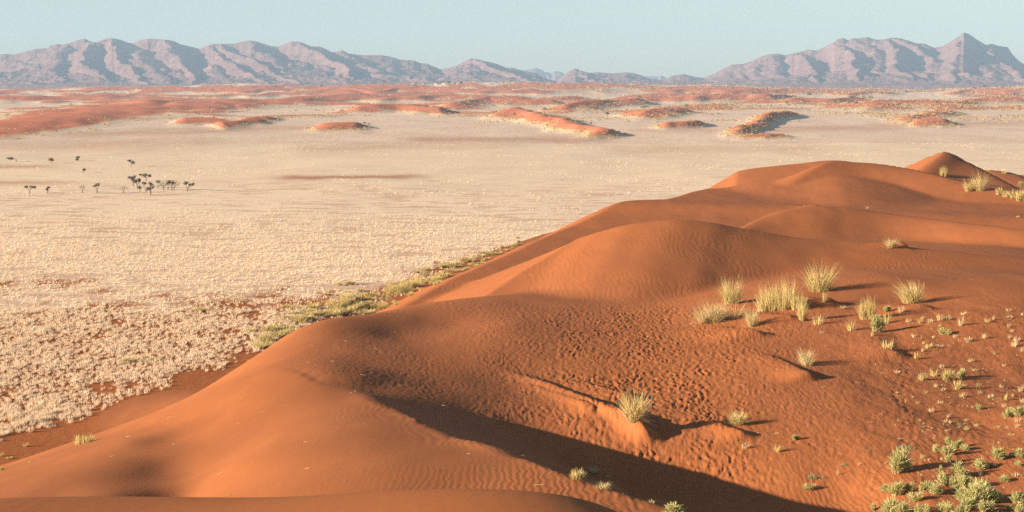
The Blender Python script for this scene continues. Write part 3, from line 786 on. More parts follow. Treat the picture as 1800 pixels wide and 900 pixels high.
amp = 0.5 + 0.5 * sstep(-.3, .3, fbm(MX / 1500, MY / 1500, 2, 229))
Zm = body + ZT * (0.26 * R - 0.05) * sstep(1.15, 0.55, t) + (22 * (R2 - 0.4) * amp + 9 * (R3 - .4)) * sstep(1.1, 0.8, t)
rsm = np.random.RandomState(3)
for isp, sp in enumerate(SPURS):
    w = []
    for (px, py) in sp:
        s0 = float(np.interp(px, _sil[:, 0], _sil[:, 1]))
        Yp = YM - (YM - YB + 300) * max(0.0, (py - s0) / (160 - s0)) ** 0.9
        w.append(W(px, py, Yp))
    w = np.array(w)
    strong = isp in STRONG
    slp = rsm.uniform(.56, .70) if strong else rsm.uniform(.36, .50); drop = 0 if strong else rsm.uniform(5, 32); rnd = 60 if strong else rsm.uniform(200, 2500)
    lo = w.min(0) - 900; hi = w.max(0) + 900
    q = (MX > lo[0]) & (MX < hi[0]) & (MY > lo[1]) & (MY < hi[1])
    X_, Y_ = wxm[q] * 0.6 + MX[q] * 0.4, wym[q] * 0.6 + MY[q] * 0.4
    best = np.full(X_.shape, -1e9)
    for i in range(len(w) - 1):
        a, b_ = w[i], w[i + 1]; dx, dy = b_[0] - a[0], b_[1] - a[1]
        tt = np.clip(((X_ - a[0]) * dx + (Y_ - a[1]) * dy) / (dx * dx + dy * dy), 0, 1)
        D = np.hypot(X_ - a[0] - tt * dx, Y_ - a[1] - tt * dy)
        best = np.maximum(best, a[2] + tt * (b_[2] - a[2]) - slp * np.sqrt(D * D + rnd) + 8 - drop)
    Zm[q] = np.maximum(Zm[q], best + 16 * (R2[q] - 0.5) + 8 * (R3[q] - .5))
# crest wall
dc = np.abs(MY - YM)
Zm = np.maximum(Zm, ZT - 0.55 * np.sqrt(dc * dc + 60) + 14 * (R2 - 0.6) * sstep(0, 200, dc))
Zm += 7 * fbm(MX / 60, MY / 60, 4, 231)
# bring every column's highest sight line to the silhouette
vmax = (Zm / MY).max(0); want = np.maximum(sil_z(900 + FPX * mu, 1.0), 0.001)
k = want / np.maximum(vmax, 1e-4); ks = np.convolve(np.pad(k, 1, mode='edge'), [.25, .5, .25], 'valid')
Zm = np.where(Zm > 0, Zm * ks[None, :], Zm)
Zm = np.maximum(Zm, BASEZ)
Zm[0] = BASEZ; Zm[-1] = BASEZ
m_mtn, nt, b = mat("mountain_rock")
pos = geo(nt)
n1_ = noi(nt, vmap(nt, pos, (0.004, 0.004, 0.012)), 1.0, 6, 0.65); n2_ = noi(nt, vmap(nt, pos, (0.03, 0.03, 0.03)), 1.0, 5, 0.7)
c = mixc(nt, mapr(nt, n1_, 0.35, 0.65), (0.22, 0.118, 0.112, 1), (0.33, 0.175, 0.155, 1))
c = mixc(nt, mapr(nt, n2_, 0.4, 0.7, 0, 0.6), c, (0.17, 0.105, 0.095, 1))
nt.links.new(c, b.inputs["Base Color"]); b.inputs["Specular IOR Level"].default_value = 0.0
bu = node(nt, "ShaderNodeBump"); bu.inputs["Strength"].default_value = 0.45; bu.inputs["Distance"].default_value = 14
nt.links.new(n2_, bu.inputs["Height"]); nt.links.new(bu.outputs[0], b.inputs["Normal"])
def grid_mesh(name, X, Y, Z, m):
    ny, nx = X.shape; idx = np.arange(ny * nx).reshape(ny, nx)
    q = np.stack([idx[:-1, :-1].ravel(), idx[:-1, 1:].ravel(), idx[1:, 1:].ravel(), idx[1:, :-1].ravel()], 1)
    return mesh_np(name, np.stack([X.ravel(), Y.ravel(), Z.ravel()], 1), q.ravel(), np.full(len(q), 4), m, smooth=True)
tag(grid_mesh("mountains", MX, MY, Zm, m_mtn), kind="structure")
# the paler summits far behind the two gaps
FS = np.array([(880, 150), (905, 132), (925, 122), (942, 119), (952, 122), (958, 127), (963, 126), (968, 129), (975, 124.5), (985, 126), (995, 131), (1010, 140), (1060, 150), (1118, 146), (1132, 134), (1148, 133), (1155, 135),
               (1160, 131.5), (1168, 136), (1180, 141), (1200, 150)], float)
fu = np.linspace(-0.03, 0.12, 420); fy = np.linspace(21500, 24000, 90)
FX = fu[None, :] * fy[:, None]; FY = np.repeat(fy[:, None], len(fu), 1)
fpx = 900 + FPX * fu; fz = ray(fpx, np.interp(fpx, FS[:, 0], FS[:, 1]))[1][None, :] * FY
FZ = fz - 0.3 * np.abs(FY - 23000) + 70 * (ridged(FX / 500, FY / 900, 5, 301) - 0.6) * sstep(0, 300, np.abs(FY - 23000))
FZ = np.maximum(FZ, BASEZ)
FZ[0] = BASEZ; FZ[-1] = BASEZ
tag(grid_mesh("distant_hills", FX, FY, FZ, m_mtn), kind="structure")

# ------------------------------------------------------------------ haze
def haze():
    x, y0, y1, z0, z1 = 17000, -80, 26000, float(min(Zg.min(), BASEZ)) - 1, 900
    z0 = min(z0, -1250)
    V = [(sx * x, y, z) for z in (z0, z1) for (sx, y) in ((-1, y0), (1, y0), (1, y1), (-1, y1))]
    F = [(0, 3, 2, 1), (4, 5, 6, 7), (0, 1, 5, 4), (1, 2, 6, 5), (2, 3, 7, 6), (3, 0, 4, 7)]
    m = bpy.data.materials.new("haze_air"); m.use_nodes = True; nt = m.node_tree; nt.nodes.clear()
    o = nt.nodes.new("ShaderNodeOutputMaterial"); v = nt.nodes.new("ShaderNodeVolumePrincipled")
    v.inputs["Color"].default_value = (0.57, 0.79, 1.0, 1); v.inputs["Density"].default_value = HAZE_D; v.inputs["Anisotropy"].default_value = 0.0
    nt.links.new(v.outputs[0], o.inputs["Volume"])
    tag(mesh_np("haze", np.array(V), np.array(F).ravel(), np.full(6, 4), m), kind="stuff")
HAZE_D = 5.0e-5
haze()
#PLANTS

# ------------------------------------------------------------------ plant materials
def plant_mat(name, ca, cb, trans=0.25):
    m, nt, b = mat(name)
    t = attr(nt, "tint").outputs["Fac"]
    oi = nt.nodes.new("ShaderNodeObjectInfo")
    t2 = math_(nt, 'ADD', t, mapr(nt, oi.outputs["Random"], 0, 1, -0.18, 0.18), clamp=True)
    c = mixc(nt, t2, ca, cb)
    nt.links.new(c, b.inputs["Base Color"]); b.inputs["Specular IOR Level"].default_value = 0.1
    tr = nt.nodes.new("ShaderNodeBsdfTranslucent"); nt.links.new(c, tr.inputs[0])
    mx = nt.nodes.new("ShaderNodeMixShader"); mx.inputs[0].default_value = trans
    nt.links.new(b.outputs[0], mx.inputs[1]); nt.links.new(tr.outputs[0], mx.inputs[2])
    nt.links.new(mx.outputs[0], [n for n in nt.nodes if n.type == 'OUTPUT_MATERIAL'][0].inputs[0])
    return m
M_STRAW = plant_mat("dry_straw", (0.90, 0.65, 0.42, 1), (0.97, 0.785, 0.55, 1), 0.35)
M_BLADE = plant_mat("yellow_green_blades", (0.50, 0.40, 0.13, 1), (0.86, 0.66, 0.30, 1), 0.35)
M_DEAD = plant_mat("bleached_dead_blades", (0.50, 0.35, 0.17, 1), (0.86, 0.65, 0.36, 1), 0.3)
M_GREEN = plant_mat("sage_green_stems", (0.42, 0.41, 0.16, 1), (0.78, 0.66, 0.30, 1), 0.4)
M_LOWG = plant_mat("grey_green_leaves", (0.20, 0.25, 0.13, 1), (0.38, 0.40, 0.20, 1), 0.25)
M_LEAF = plant_mat("thorn_tree_leaves", (0.20, 0.18, 0.12, 1), (0.42, 0.36, 0.24, 1), 0.3)
M_TWIG = plant_mat("bare_twigs", (0.20, 0.15, 0.11, 1), (0.34, 0.27, 0.20, 1), 0.0)
M_BARK, nt, b = mat("bark")
pos = geo(nt)
nt.links.new(mixc(nt, noi(nt, vmap(nt, pos, (6, 6, 2)), 1.0, 3), (0.11, 0.075, 0.055, 1), (0.22, 0.16, 0.12, 1)), b.inputs["Base Color"])

def blades(rs, n, rad, height, width, segs=3, lean=0.6, droop=0.6, wind=0.0, base=0.25, spread=1.0, up=0.35):
    """ribbons fanning out of a common root; returns verts, quads, tint"""
    az = rs.uniform(0, 2 * np.pi, n); r = np.abs(rs.normal(0, 1, n)); r = np.clip(r / 2.0, 0, 1)
    L = height * rs.uniform(0.55, 1.08, n) * (1 - 0.25 * r)
    bx = base * rad * np.sqrt(rs.uniform(0, 1, n)); ba = az + rs.normal(0, .5, n)
    P = np.stack([bx * np.cos(ba), bx * np.sin(ba), np.full(n, -0.03)], 1)
    tilt = np.clip(lean * (0.12 + 0.9 * r) * rs.uniform(.6, 1.3, n), 0, 1.45)
    dirx, diry = np.cos(az), np.sin(az)
    V = []; ws = []
    side = np.stack([-diry, dirx, np.zeros(n)], 1); sr = rs.uniform(0, np.pi, n)
    side = side * np.cos(sr)[:, None] + np.stack([dirx, diry, np.zeros(n)], 1) * np.sin(sr)[:, None] * 0.6
    p = P.copy(); ang = tilt.copy()
    for k in range(segs + 1):
        f = k / segs; w = width * (1 - f) ** 0.7 * rs.uniform(.7, 1.3, n)
        if k == segs: w = w * 0 + width * 0.08
        V.append(p - side * w[:, None] / 2); V.append(p + side * w[:, None] / 2)
        st = L / segs
        hx = np.sin(ang) * dirx + wind * f * 0.8; hy = np.sin(ang) * diry; hz = np.cos(ang)
        nn = np.sqrt(hx * hx + hy * hy + hz * hz)
        p = p + np.stack([hx, hy, hz], 1) / nn[:, None] * st[:, None] * np.array([spread * rad / height if rad > height else 1.0, spread * rad / height if rad > height else 1.0, 1.0])
        tw = rs.normal(0, .22, n); dirx, diry = dirx * np.cos(tw) - diry * np.sin(tw), dirx * np.sin(tw) + diry * np.cos(tw)
        ang = ang + droop * rs.uniform(.3, 1.4, n) * (0.35 + r) / segs
    V = np.stack(V, 1)                                  # n, 2*(segs+1), 3
    nv = 2 * (segs + 1)
    q = []
    for k in range(segs): q.append([2 * k, 2 * k + 1, 2 * k + 3, 2 * k + 2])
    q = np.array(q); Q = (np.arange(n)[:, None, None] * nv + q[None]).reshape(-1, 4)
    tint = np.repeat(np.clip(rs.uniform(0, 1, n) * 0.7 + 0.15, 0, 1), nv)
    return V.reshape(-1, 3), Q, tint

def tube(path, radii, n=6):
    path = np.array(path, float); V = []; k = len(path)
    for i, (p, rr) in enumerate(zip(path, radii)):
        d = path[min(i + 1, k - 1)] - path[max(i - 1, 0)]; d /= np.linalg.norm(d) + 1e-9
        a = np.cross(d, [0.3, 1, 0.2]); a /= np.linalg.norm(a); b_ = np.cross(d, a)
        for j in range(n):
            t = 2 * math.pi * j / n; V.append(p + rr * (math.cos(t) * a + math.sin(t) * b_))
    Q = [[i * n + j, i * n + (j + 1) % n, (i + 1) * n + (j + 1) % n, (i + 1) * n + j] for i in range(k - 1) for j in range(n)]
    return np.array(V), np.array(Q), np.full(len(V), .5)
def bl_mesh(name, parts, m):
    V = []; Q = []; T = []; o = 0
    for v, q, t in parts: V.append(v); Q.append(q + o); T.append(t); o += len(v)
    V = np.concatenate(V); Q = np.concatenate(Q); T = np.concatenate(T)
    ob = mesh_np(name, V, Q.ravel(), np.full(len(Q), 4), m, attrs={"tint": T}, link=False)
    return ob.data

# ------------------------------------------------------------------ straw tufts of the plain
rs = np.random.RandomState(11)
def tuft_variant(n, w):
    v, q, t = blades(rs, n, 0.42, 0.62, w, segs=2, lean=1.15, droop=0.9, base=0.5)
    return v, q, t
def plain_density(X, Y):
    """1 where the straw stands closed, 0 on the open sand"""
    z = ground_z(X, Y); px, py = to_px(X, Y, z)
    # the straw starts a few metres off the dune's foot
    edge = np.interp(Y, [150, 188, 198, 218, 245, 262, 336, 428, 480, 650], [-72, -57, -50, -44, -38, -34, -13, 16, 38, 95])
    d = edge - X
    n = fbm(X / 11, Y / 26, 4, 401); n2 = fbm(X / 3.5, Y / 8, 3, 405)
    a = sstep(-1.0, 9.0, d + 7 * n + 2 * n2)
    gaps = sstep(-0.10, 0.12, fbm(X / 7, Y / 9, 3, 409) + 0.30 + 0.006 * np.maximum(d, 0))
    return a * (0.12 + 0.88 * gaps)
cand = []
def scatter(y0, y1, dens, umax=0.36):
    out = []
    yy = np.linspace(y0, y1, 30)
    for a, b_ in zip(yy[:-1], yy[1:]):
        wdt = umax * b_
        n = int(dens * (b_ - a) * 2 * wdt)
        out.append(np.stack([rs.uniform(-wdt, wdt, n), rs.uniform(a, b_, n)], 1))
    return np.concatenate(out)
def tufts(name, pts, nb, w, scale, label=None):
    z = ground_z(pts[:, 0], pts[:, 1])
    var = [tuft_variant(nb, w) for _ in range(10)]
    k = rs.randint(0, 10, len(pts)); V = []; Q = []; T = []; o = 0
    for i in range(10):
        s = np.where(k == i)[0]
        if not len(s): continue
        v, q, t = var[i]; a = rs.uniform(0, 2 * np.pi, len(s)); sc_ = scale[s] * rs.uniform(0.8, 1.15, len(s))
        ca, sa_ = np.cos(a)[:, None], np.sin(a)[:, None]
        x = (v[None, :, 0] * ca - v[None, :, 1] * sa_) * sc_[:, None] + pts[s, 0][:, None]
        y = (v[None, :, 0] * sa_ + v[None, :, 1] * ca) * sc_[:, None] + pts[s, 1][:, None]
        zz = v[None, :, 2] * (sc_ * rs.uniform(.8, 1.25, len(s)))[:, None] + z[s][:, None]
        V.append(np.stack([x, y, zz], 2).reshape(-1, 3))
        Q.append((np.arange(len(s))[:, None, None] * len(v) + q[None]).reshape(-1, 4) + o)
        T.append(np.clip(t[None] * 0.6 + rs.uniform(0, 0.45, len(s))[:, None], 0, 1).ravel()); o += len(s) * len(v)
    V = np.concatenate(V); Q = np.concatenate(Q); T = np.concatenate(T)
    return tag(mesh_np(name, V, Q.ravel(), np.full(len(Q), 4), M_STRAW, attrs={"tint": T}), kind="stuff")

def on_plain(p):
    i = np.clip(np.searchsorted(YS, p[:, 1]) - 1, 0, NY - 2); j = np.clip(np.searchsorted(U, p[:, 0] / (p[:, 1] + Y0)) - 1, 0, NU - 2)
    return ~is_dune[i, j]
def in_view(p, z=PLAIN_Z, m=60):
    px, py = to_px(p[:, 0], p[:, 1], z); return (px > -m) & (px < 1800 + m) & (py < 900 + m)
def visible(p, lift=0.4):
    """is the point seen from the camera (not hidden by the dune)"""
    out = np.ones(len(p), bool); z = ground_z(p[:, 0], p[:, 1]) + lift
    for f in np.linspace(0.15, 0.97, 80):
        out &= ground_z(p[:, 0] * f, p[:, 1] * f) < z * f + 0.02
    return out
A = scatter(140, 300, 2.3); A = A[on_plain(A)]; A = A[rs.uniform(0, 1, len(A)) < plain_density(A[:, 0], A[:, 1])]; A = A[in_view(A, m=250)]
vis = visible(A); vo = in_view(A, m=0) & vis
order = np.argsort(np.where(vo, A[:, 1], 1e9))
near300 = order[:300]; rest = np.ones(len(A), bool); rest[near300] = False
A_far = A[rest & (rs.uniform(0, 1, len(A)) > .7 * streaks(A[:, 0], A[:, 1])) & (visible(A, 1.0) | (rs.uniform(0, 1, len(A)) < 0.3))]
tufts("dry_grass", A_far, 30, 0.08, np.full(len(A_far), 1.0) * (0.86 + 0.35 * fbm(A_far[:, 0] / 9, A_far[:, 1] / 9, 2, 3)))
B = scatter(300, 600, 1.0, 0.34); B = B[on_plain(B)]; B = B[rs.uniform(0, 1, len(B)) < plain_density(B[:, 0], B[:, 1])]; B = B[in_view(B)]
B = B[visible(B, 0.8)]
# farther off the straw thins into rows and drifts
keep = rs.uniform(0, 1, len(B)) < sstep(570, 320, B[:, 1] + 60 * fbm(B[:, 0] / 25, B[:, 1] / 30, 3, 77)) * 1.1
keep &= rs.uniform(0, 1, len(B)) > 0.85 * streaks(B[:, 0], B[:, 1])
B = B[keep]
tufts("dry_grass", B, 12, 0.12, np.full(len(B), 0.85))
Cc = scatter(560, 1150, 0.10, 0.33); Cc = Cc[on_plain(Cc)]; Cc = Cc[in_view(Cc)]
Cc = Cc[(fbm(Cc[:, 0] / 40, Cc[:, 1] / 50, 4, 421) > 0.15) & (rs.uniform(0, 1, len(Cc)) < .35)]
tufts("dry_grass", Cc, 6, 0.20, np.full(len(Cc), 1.15))
print("tufts", len(A_far), len(B), len(Cc))
# the nearest tufts one by one
tv = []
for i in range(12):
    v, q, t = tuft_variant(46, 0.05); tv.append(bl_mesh("straw_tuft", [(v, q, t)], M_STRAW))
for n_, i in enumerate(near300):
    x, y = A[i]; o = bpy.data.objects.new("straw_tuft", tv[n_ % 12]); sc.collection.objects.link(o)
    s = rs.uniform(0.75, 1.3); o.location = (x, y, float(ground_z(x, y))); o.scale = (s, s, s * rs.uniform(.85, 1.2)); o.rotation_euler = (0, 0, rs.uniform(0, 6.28))
    tag(o, "pale straw tuft among the many at the near edge of the grassy plain", "grass tuft", "pale straw tufts at the near edge of the plain")

# ------------------------------------------------------------------ clumps and shrubs on the dunes
def make_clump(name, style, wm, hm, seed):
    parts = _make_clump(name, style, wm, hm, seed)
    cos = []
    for _, me in parts:
        a = np.empty(len(me.vertices) * 3, np.float32); me.vertices.foreach_get("co", a); cos.append(a.reshape(-1, 3))
    al = np.concatenate(cos); sx = (wm / 2) / np.percentile(np.abs(al[:, 0]), 97); sz = hm / np.percentile(al[:, 2], 99)
    for (_, me), c in zip(parts, cos):
        c = c * [sx, min(sx, 1.3), sz]; me.vertices.foreach_set("co", c.astype(np.float32).ravel()); me.update()
    return parts
def _make_clump(name, style, wm, hm, seed):
    """wm, hm: width and height in metres.  Returns list of (part name, mesh) around the origin"""
    r = np.random.RandomState(seed); pxm = 0.028
    R = wm / 2
    if style == 'fan':         # tall spiky clump, arching blades
        g = blades(r, 330, R, hm, pxm * 1.15, 6, lean=1.0, droop=0.85, base=0.3)
        d = blades(r, 150, R, hm * 0.85, pxm * 1.0, 5, lean=1.35, droop=1.3, base=0.35)
        return [("green_blades", bl_mesh("green_blades", [g], M_BLADE)), ("dry_blades", bl_mesh("dry_blades", [d], M_DEAD))]
    if style == 'stand':       # upright stand with several roots
        G = []; D = []
        for k in range(max(3, int(wm / 0.35))):
            ox, oy = r.uniform(-.8, .8) * (R - .2), r.uniform(-1, 1) * R * .45; hh = hm * r.uniform(.65, 1.05)
            v, q, t = blades(r, 110, R * .5, hh, pxm * 1.1, 4, lean=0.55, droop=0.45, base=0.5); v = v + [ox, oy, 0]; G.append((v, q, t))
            v, q, t = blades(r, 26, R * .5, hh * .6, pxm, 3, lean=0.9, droop=0.9, base=0.5); v = v + [ox, oy, 0]; D.append((v, q, t))
        return [("green_blades", bl_mesh("green_blades", G, M_BLADE)), ("dry_blades", bl_mesh("dry_blades", D, M_DEAD))]
    if style == 'sprawl':      # collapsed, lying blades
        G = []; D = []
        for k in range(max(2, int(wm / 0.5))):
            ox, oy = r.uniform(-.7, .7) * (R - .2), r.uniform(-1, 1) * R * .5
            v, q, t = blades(r, 90, 0.6, hm * 1.3, pxm * 1.1, 5, lean=1.45, droop=1.5, base=0.35); v = v + [ox, oy, 0]; D.append((v, q, t))
            v, q, t = blades(r, 55, 0.5, hm * 1.1, pxm, 4, lean=1.1, droop=1.0, base=0.35); v = v + [ox, oy, 0]; G.append((v, q, t))
        return [("dry_blades", bl_mesh("dry_blades", D, M_DEAD)), ("green_blades", bl_mesh("green_blades", G, M_BLADE))]
    if style == 'swept':       # blades bent over by the wind
        g = blades(r, 320, R, hm * 1.05, pxm * 1.25, 5, lean=0.75, droop=0.7, wind=-0.9, base=0.3)
        d = blades(r, 80, R, hm * 0.6, pxm, 4, lean=1.2, droop=1.0, base=0.35)
        return [("green_blades", bl_mesh("green_blades", [g], M_BLADE)), ("dry_blades", bl_mesh("dry_blades", [d], M_DEAD))]
    if style == 'bush':        # rounded, fluffy sage green cushion, straw coloured at the foot
        G = []; D = []
        lobes = max(4, int(wm * 7))
        for k in range(lobes):
            a = r.uniform(0, 6.28); rr0 = math.sqrt(r.uniform(0, 1)); ox, oy = R * .72 * rr0 * math.cos(a), R * .6 * rr0 * math.sin(a); lr = R * r.uniform(.22, .42); lh = hm * (1 - .35 * rr0) * r.uniform(.55, 1.05)
            n = int(140 + 1300 * lr * lh)
            th = r.uniform(0, 2 * np.pi, n); cz = r.uniform(0, 1, n) ** 0.8; rr = r.uniform(.45, 1, n) ** .5; sn = np.sqrt(1 - cz * cz)
            P = np.stack([ox + lr * rr * sn * np.cos(th), oy + lr * rr * sn * np.sin(th), lh * (.12 + .80 * rr * cz)], 1)
            dv = np.stack([sn * np.cos(th) * .55, sn * np.sin(th) * .55, .8 + 0 * cz], 1) + r.normal(0, .34, (n, 3)); dv /= np.linalg.norm(dv, axis=1)[:, None]
            L = (r.uniform(.13, .28, n) * min(1.0, lh / .4))[:, None]; sd = np.cross(dv, r.normal(0, 1, (n, 3))); sd /= np.linalg.norm(sd, axis=1)[:, None]; w_ = 0.011
            V = np.stack([P - sd * w_, P + sd * w_, P + dv * L + sd * w_ * .4, P + dv * L - sd * w_ * .4], 1).reshape(-1, 3)
            G.append((V, np.arange(4 * n).reshape(-1, 4), np.repeat(np.clip(r.uniform(0, .75, n) + .2 * (k % 2), 0, 1), 4)))
            v, q, t = blades(r, 46, lr, lh * .55, pxm, 2, lean=1.0, droop=0.3, base=0.75); D.append((v + [ox, oy, 0], q, t))
        return [("green_stems", bl_mesh("green_stems", G, M_GREEN)), ("dry_stems", bl_mesh("dry_stems", D, M_DEAD))]
    if style == 'puff':        # small pale dry tuft
        g = blades(r, 60, R, hm, pxm * 1.15, 3, lean=0.95, droop=0.6, base=0.45)
        return [("dry_blades", bl_mesh("dry_blades", [g], M_DEAD))]
    if style == 'green':       # small yellow green tuft
        g = blades(r, 70, R, hm, pxm * 1.2, 3, lean=0.8, droop=0.5, base=0.5)
        return [("green_blades", bl_mesh("green_blades", [g], M_BLADE))]
    if style == 'low':         # creeping grey green plant
        G = []
        for k in range(max(3, int(wm / 0.12))):
            v, q, t = blades(r, 16, 0.2, hm * 1.1, pxm * 1.4, 2, lean=1.0, droop=0.3, base=0.6); v = v + [r.uniform(-1, 1) * R, r.uniform(-1, 1) * R * .5, 0]; G.append((v, q, t))
        return [("leaves", bl_mesh("leaves", G, M_LOWG))]
    if style == 'thin':        # a few thin stalks
        g = blades(r, 16, R, hm, pxm, 4, lean=0.5, droop=0.5, base=0.2)
        return [("dry_blades", bl_mesh("dry_blades", [g], M_DEAD))]
    raise ValueError(style)

# (px, py of the foot in the photo, width px, height px, style, label or None)
MAJOR = [
 (1115, 739, 60, 52, 'fan', "tall green and straw clump at the tip of a sand ridge between dark shadows"),
 (1297, 746, 34, 22, 'fan', "small star of green blades beside the end of the upper shadow"),
 (1406, 641, 50, 28, 'sprawl', "collapsed dry clump alone on the rippled sand with a short dark shadow"),
 (1286, 534, 52, 46, 'fan', "tall spiky clump right behind the low sprawling clump"),
 (1262, 563, 84, 34, 'sprawl', "low wide sprawling clump, leftmost of the big clumps on the dune"),
 (1326, 572, 38, 32, 'sprawl', "small tousled clump in front of the broad dense stand"),
 (1362, 545, 62, 52, 'stand', "broad dense stand of upright yellow green grass"),
 (1404, 543, 26, 27, 'stand', "short shaded stand leaning on the right side of the broad dense stand"),
 (1440, 512, 66, 48, 'fan', "largest fan shaped grass clump, on its own small mound of sand"),
 (1449, 531, 12, 24, 'green', "little green tuft right under the largest fan shaped clump"),
 (1413, 563, 22, 38, 'stand', "narrow upright green clump in front of the short shaded stand"),
 (1438, 570, 26, 20, 'green', "round green tuft right of the narrow upright clump"),
 (1602, 533, 54, 38, 'swept', "wind swept pale clump alone right of the footprints, long spiky shadow"),
 (1568, 434, 30, 16, 'sprawl', "small dry clump alone on the smooth dune above the footprints"),
 (1524, 561, 27, 38, 'stand', "upright green clump with a pale head below the wind swept clump"),
 (1545, 583, 24, 30, 'bush', "green and straw bush next below the upright clump"),
 (1559, 568, 18, 20, 'green', "small green tuft directly behind the green and straw bush"),
 (1496, 581, 20, 22, 'green', "straw and green tuft left of the green and straw bush"),
 (1559, 612, 24, 17, 'green', "green tuft with a long dark shadow above the footprint trail"),
 (1581, 829, 36, 42, 'bush', "tall rounded sage green shrub with a long shadow, alone left of the shrub patch"),
 (1590, 789, 34, 9, 'low', "flat green plant just behind the tall rounded shrub"),
 (1725, 881, 48, 38, 'bush', "biggest sage green shrub in the thicket at the lower right"),
 (1560, 908, 48, 34, 'bush', "wide sage green shrub cut by the bottom edge of the picture"),
 (1773, 733, 26, 18, 'bush', "yellow green cushion shrub near the right edge, left of its twin"),
 (1793, 731, 22, 18, 'bush', "darker cushion shrub at the right edge, right of its twin"),
 (1722, 335, 38, 32, 'fan', "big spiky clump on the distant dune crest below the peak"),
 (1702, 336, 24, 20, 'fan', "smaller spiky clump left of the big one on the distant crest"),
 (1659, 310, 13, 19, 'stand', "lone narrow upright clump on the distant dune slope under the peak"),
 (1016, 843, 26, 18, 'fan', "bright straw clump on the sunlit ledge at the foot of the shadow"),
 (1044, 833, 20, 14, 'sprawl', "grey dry clump at the edge of the big shadow, behind the bright straw clump"),
 (1060, 859, 30, 13, 'sprawl', "dead sprawling stems on the sand lip below the bright straw clump"),
 (1190, 908, 36, 24, 'bush', "yellow green clump half cut off by the bottom edge under the big shadow"),
 (147, 780, 32, 17, 'stand', "yellow green clump alone on bare sand at the lower left"),
 (1310, 788, 15, 12, 'puff', "bright straw tuft on open sand, left of two small green ones"),
 (1367, 794, 15, 15, 'green', "small spiky green tuft with a long thin shadow below the upper shadow's tip"),
 (1398, 773, 14, 10, 'bush', "small round green cushion with a long thin shadow, right of the upper shadow"),
 (1434, 841, 30, 10, 'low', "creeping blue green plant right of the big shadow"),
 (1422, 860, 22, 11, 'fan', "sprawling pale green tuft on the very edge of the big shadow"),
 (1480, 817, 20, 7, 'low', "small creeping green plant up and right of the creeping blue green one"),
 (1473, 835, 6, 14, 'thin', "single thin straw coloured stalk tuft between the creeping green plants"),
 (1611, 630, 12, 12, 'green', "small green tuft at the tip of the long dark shadow"),
]
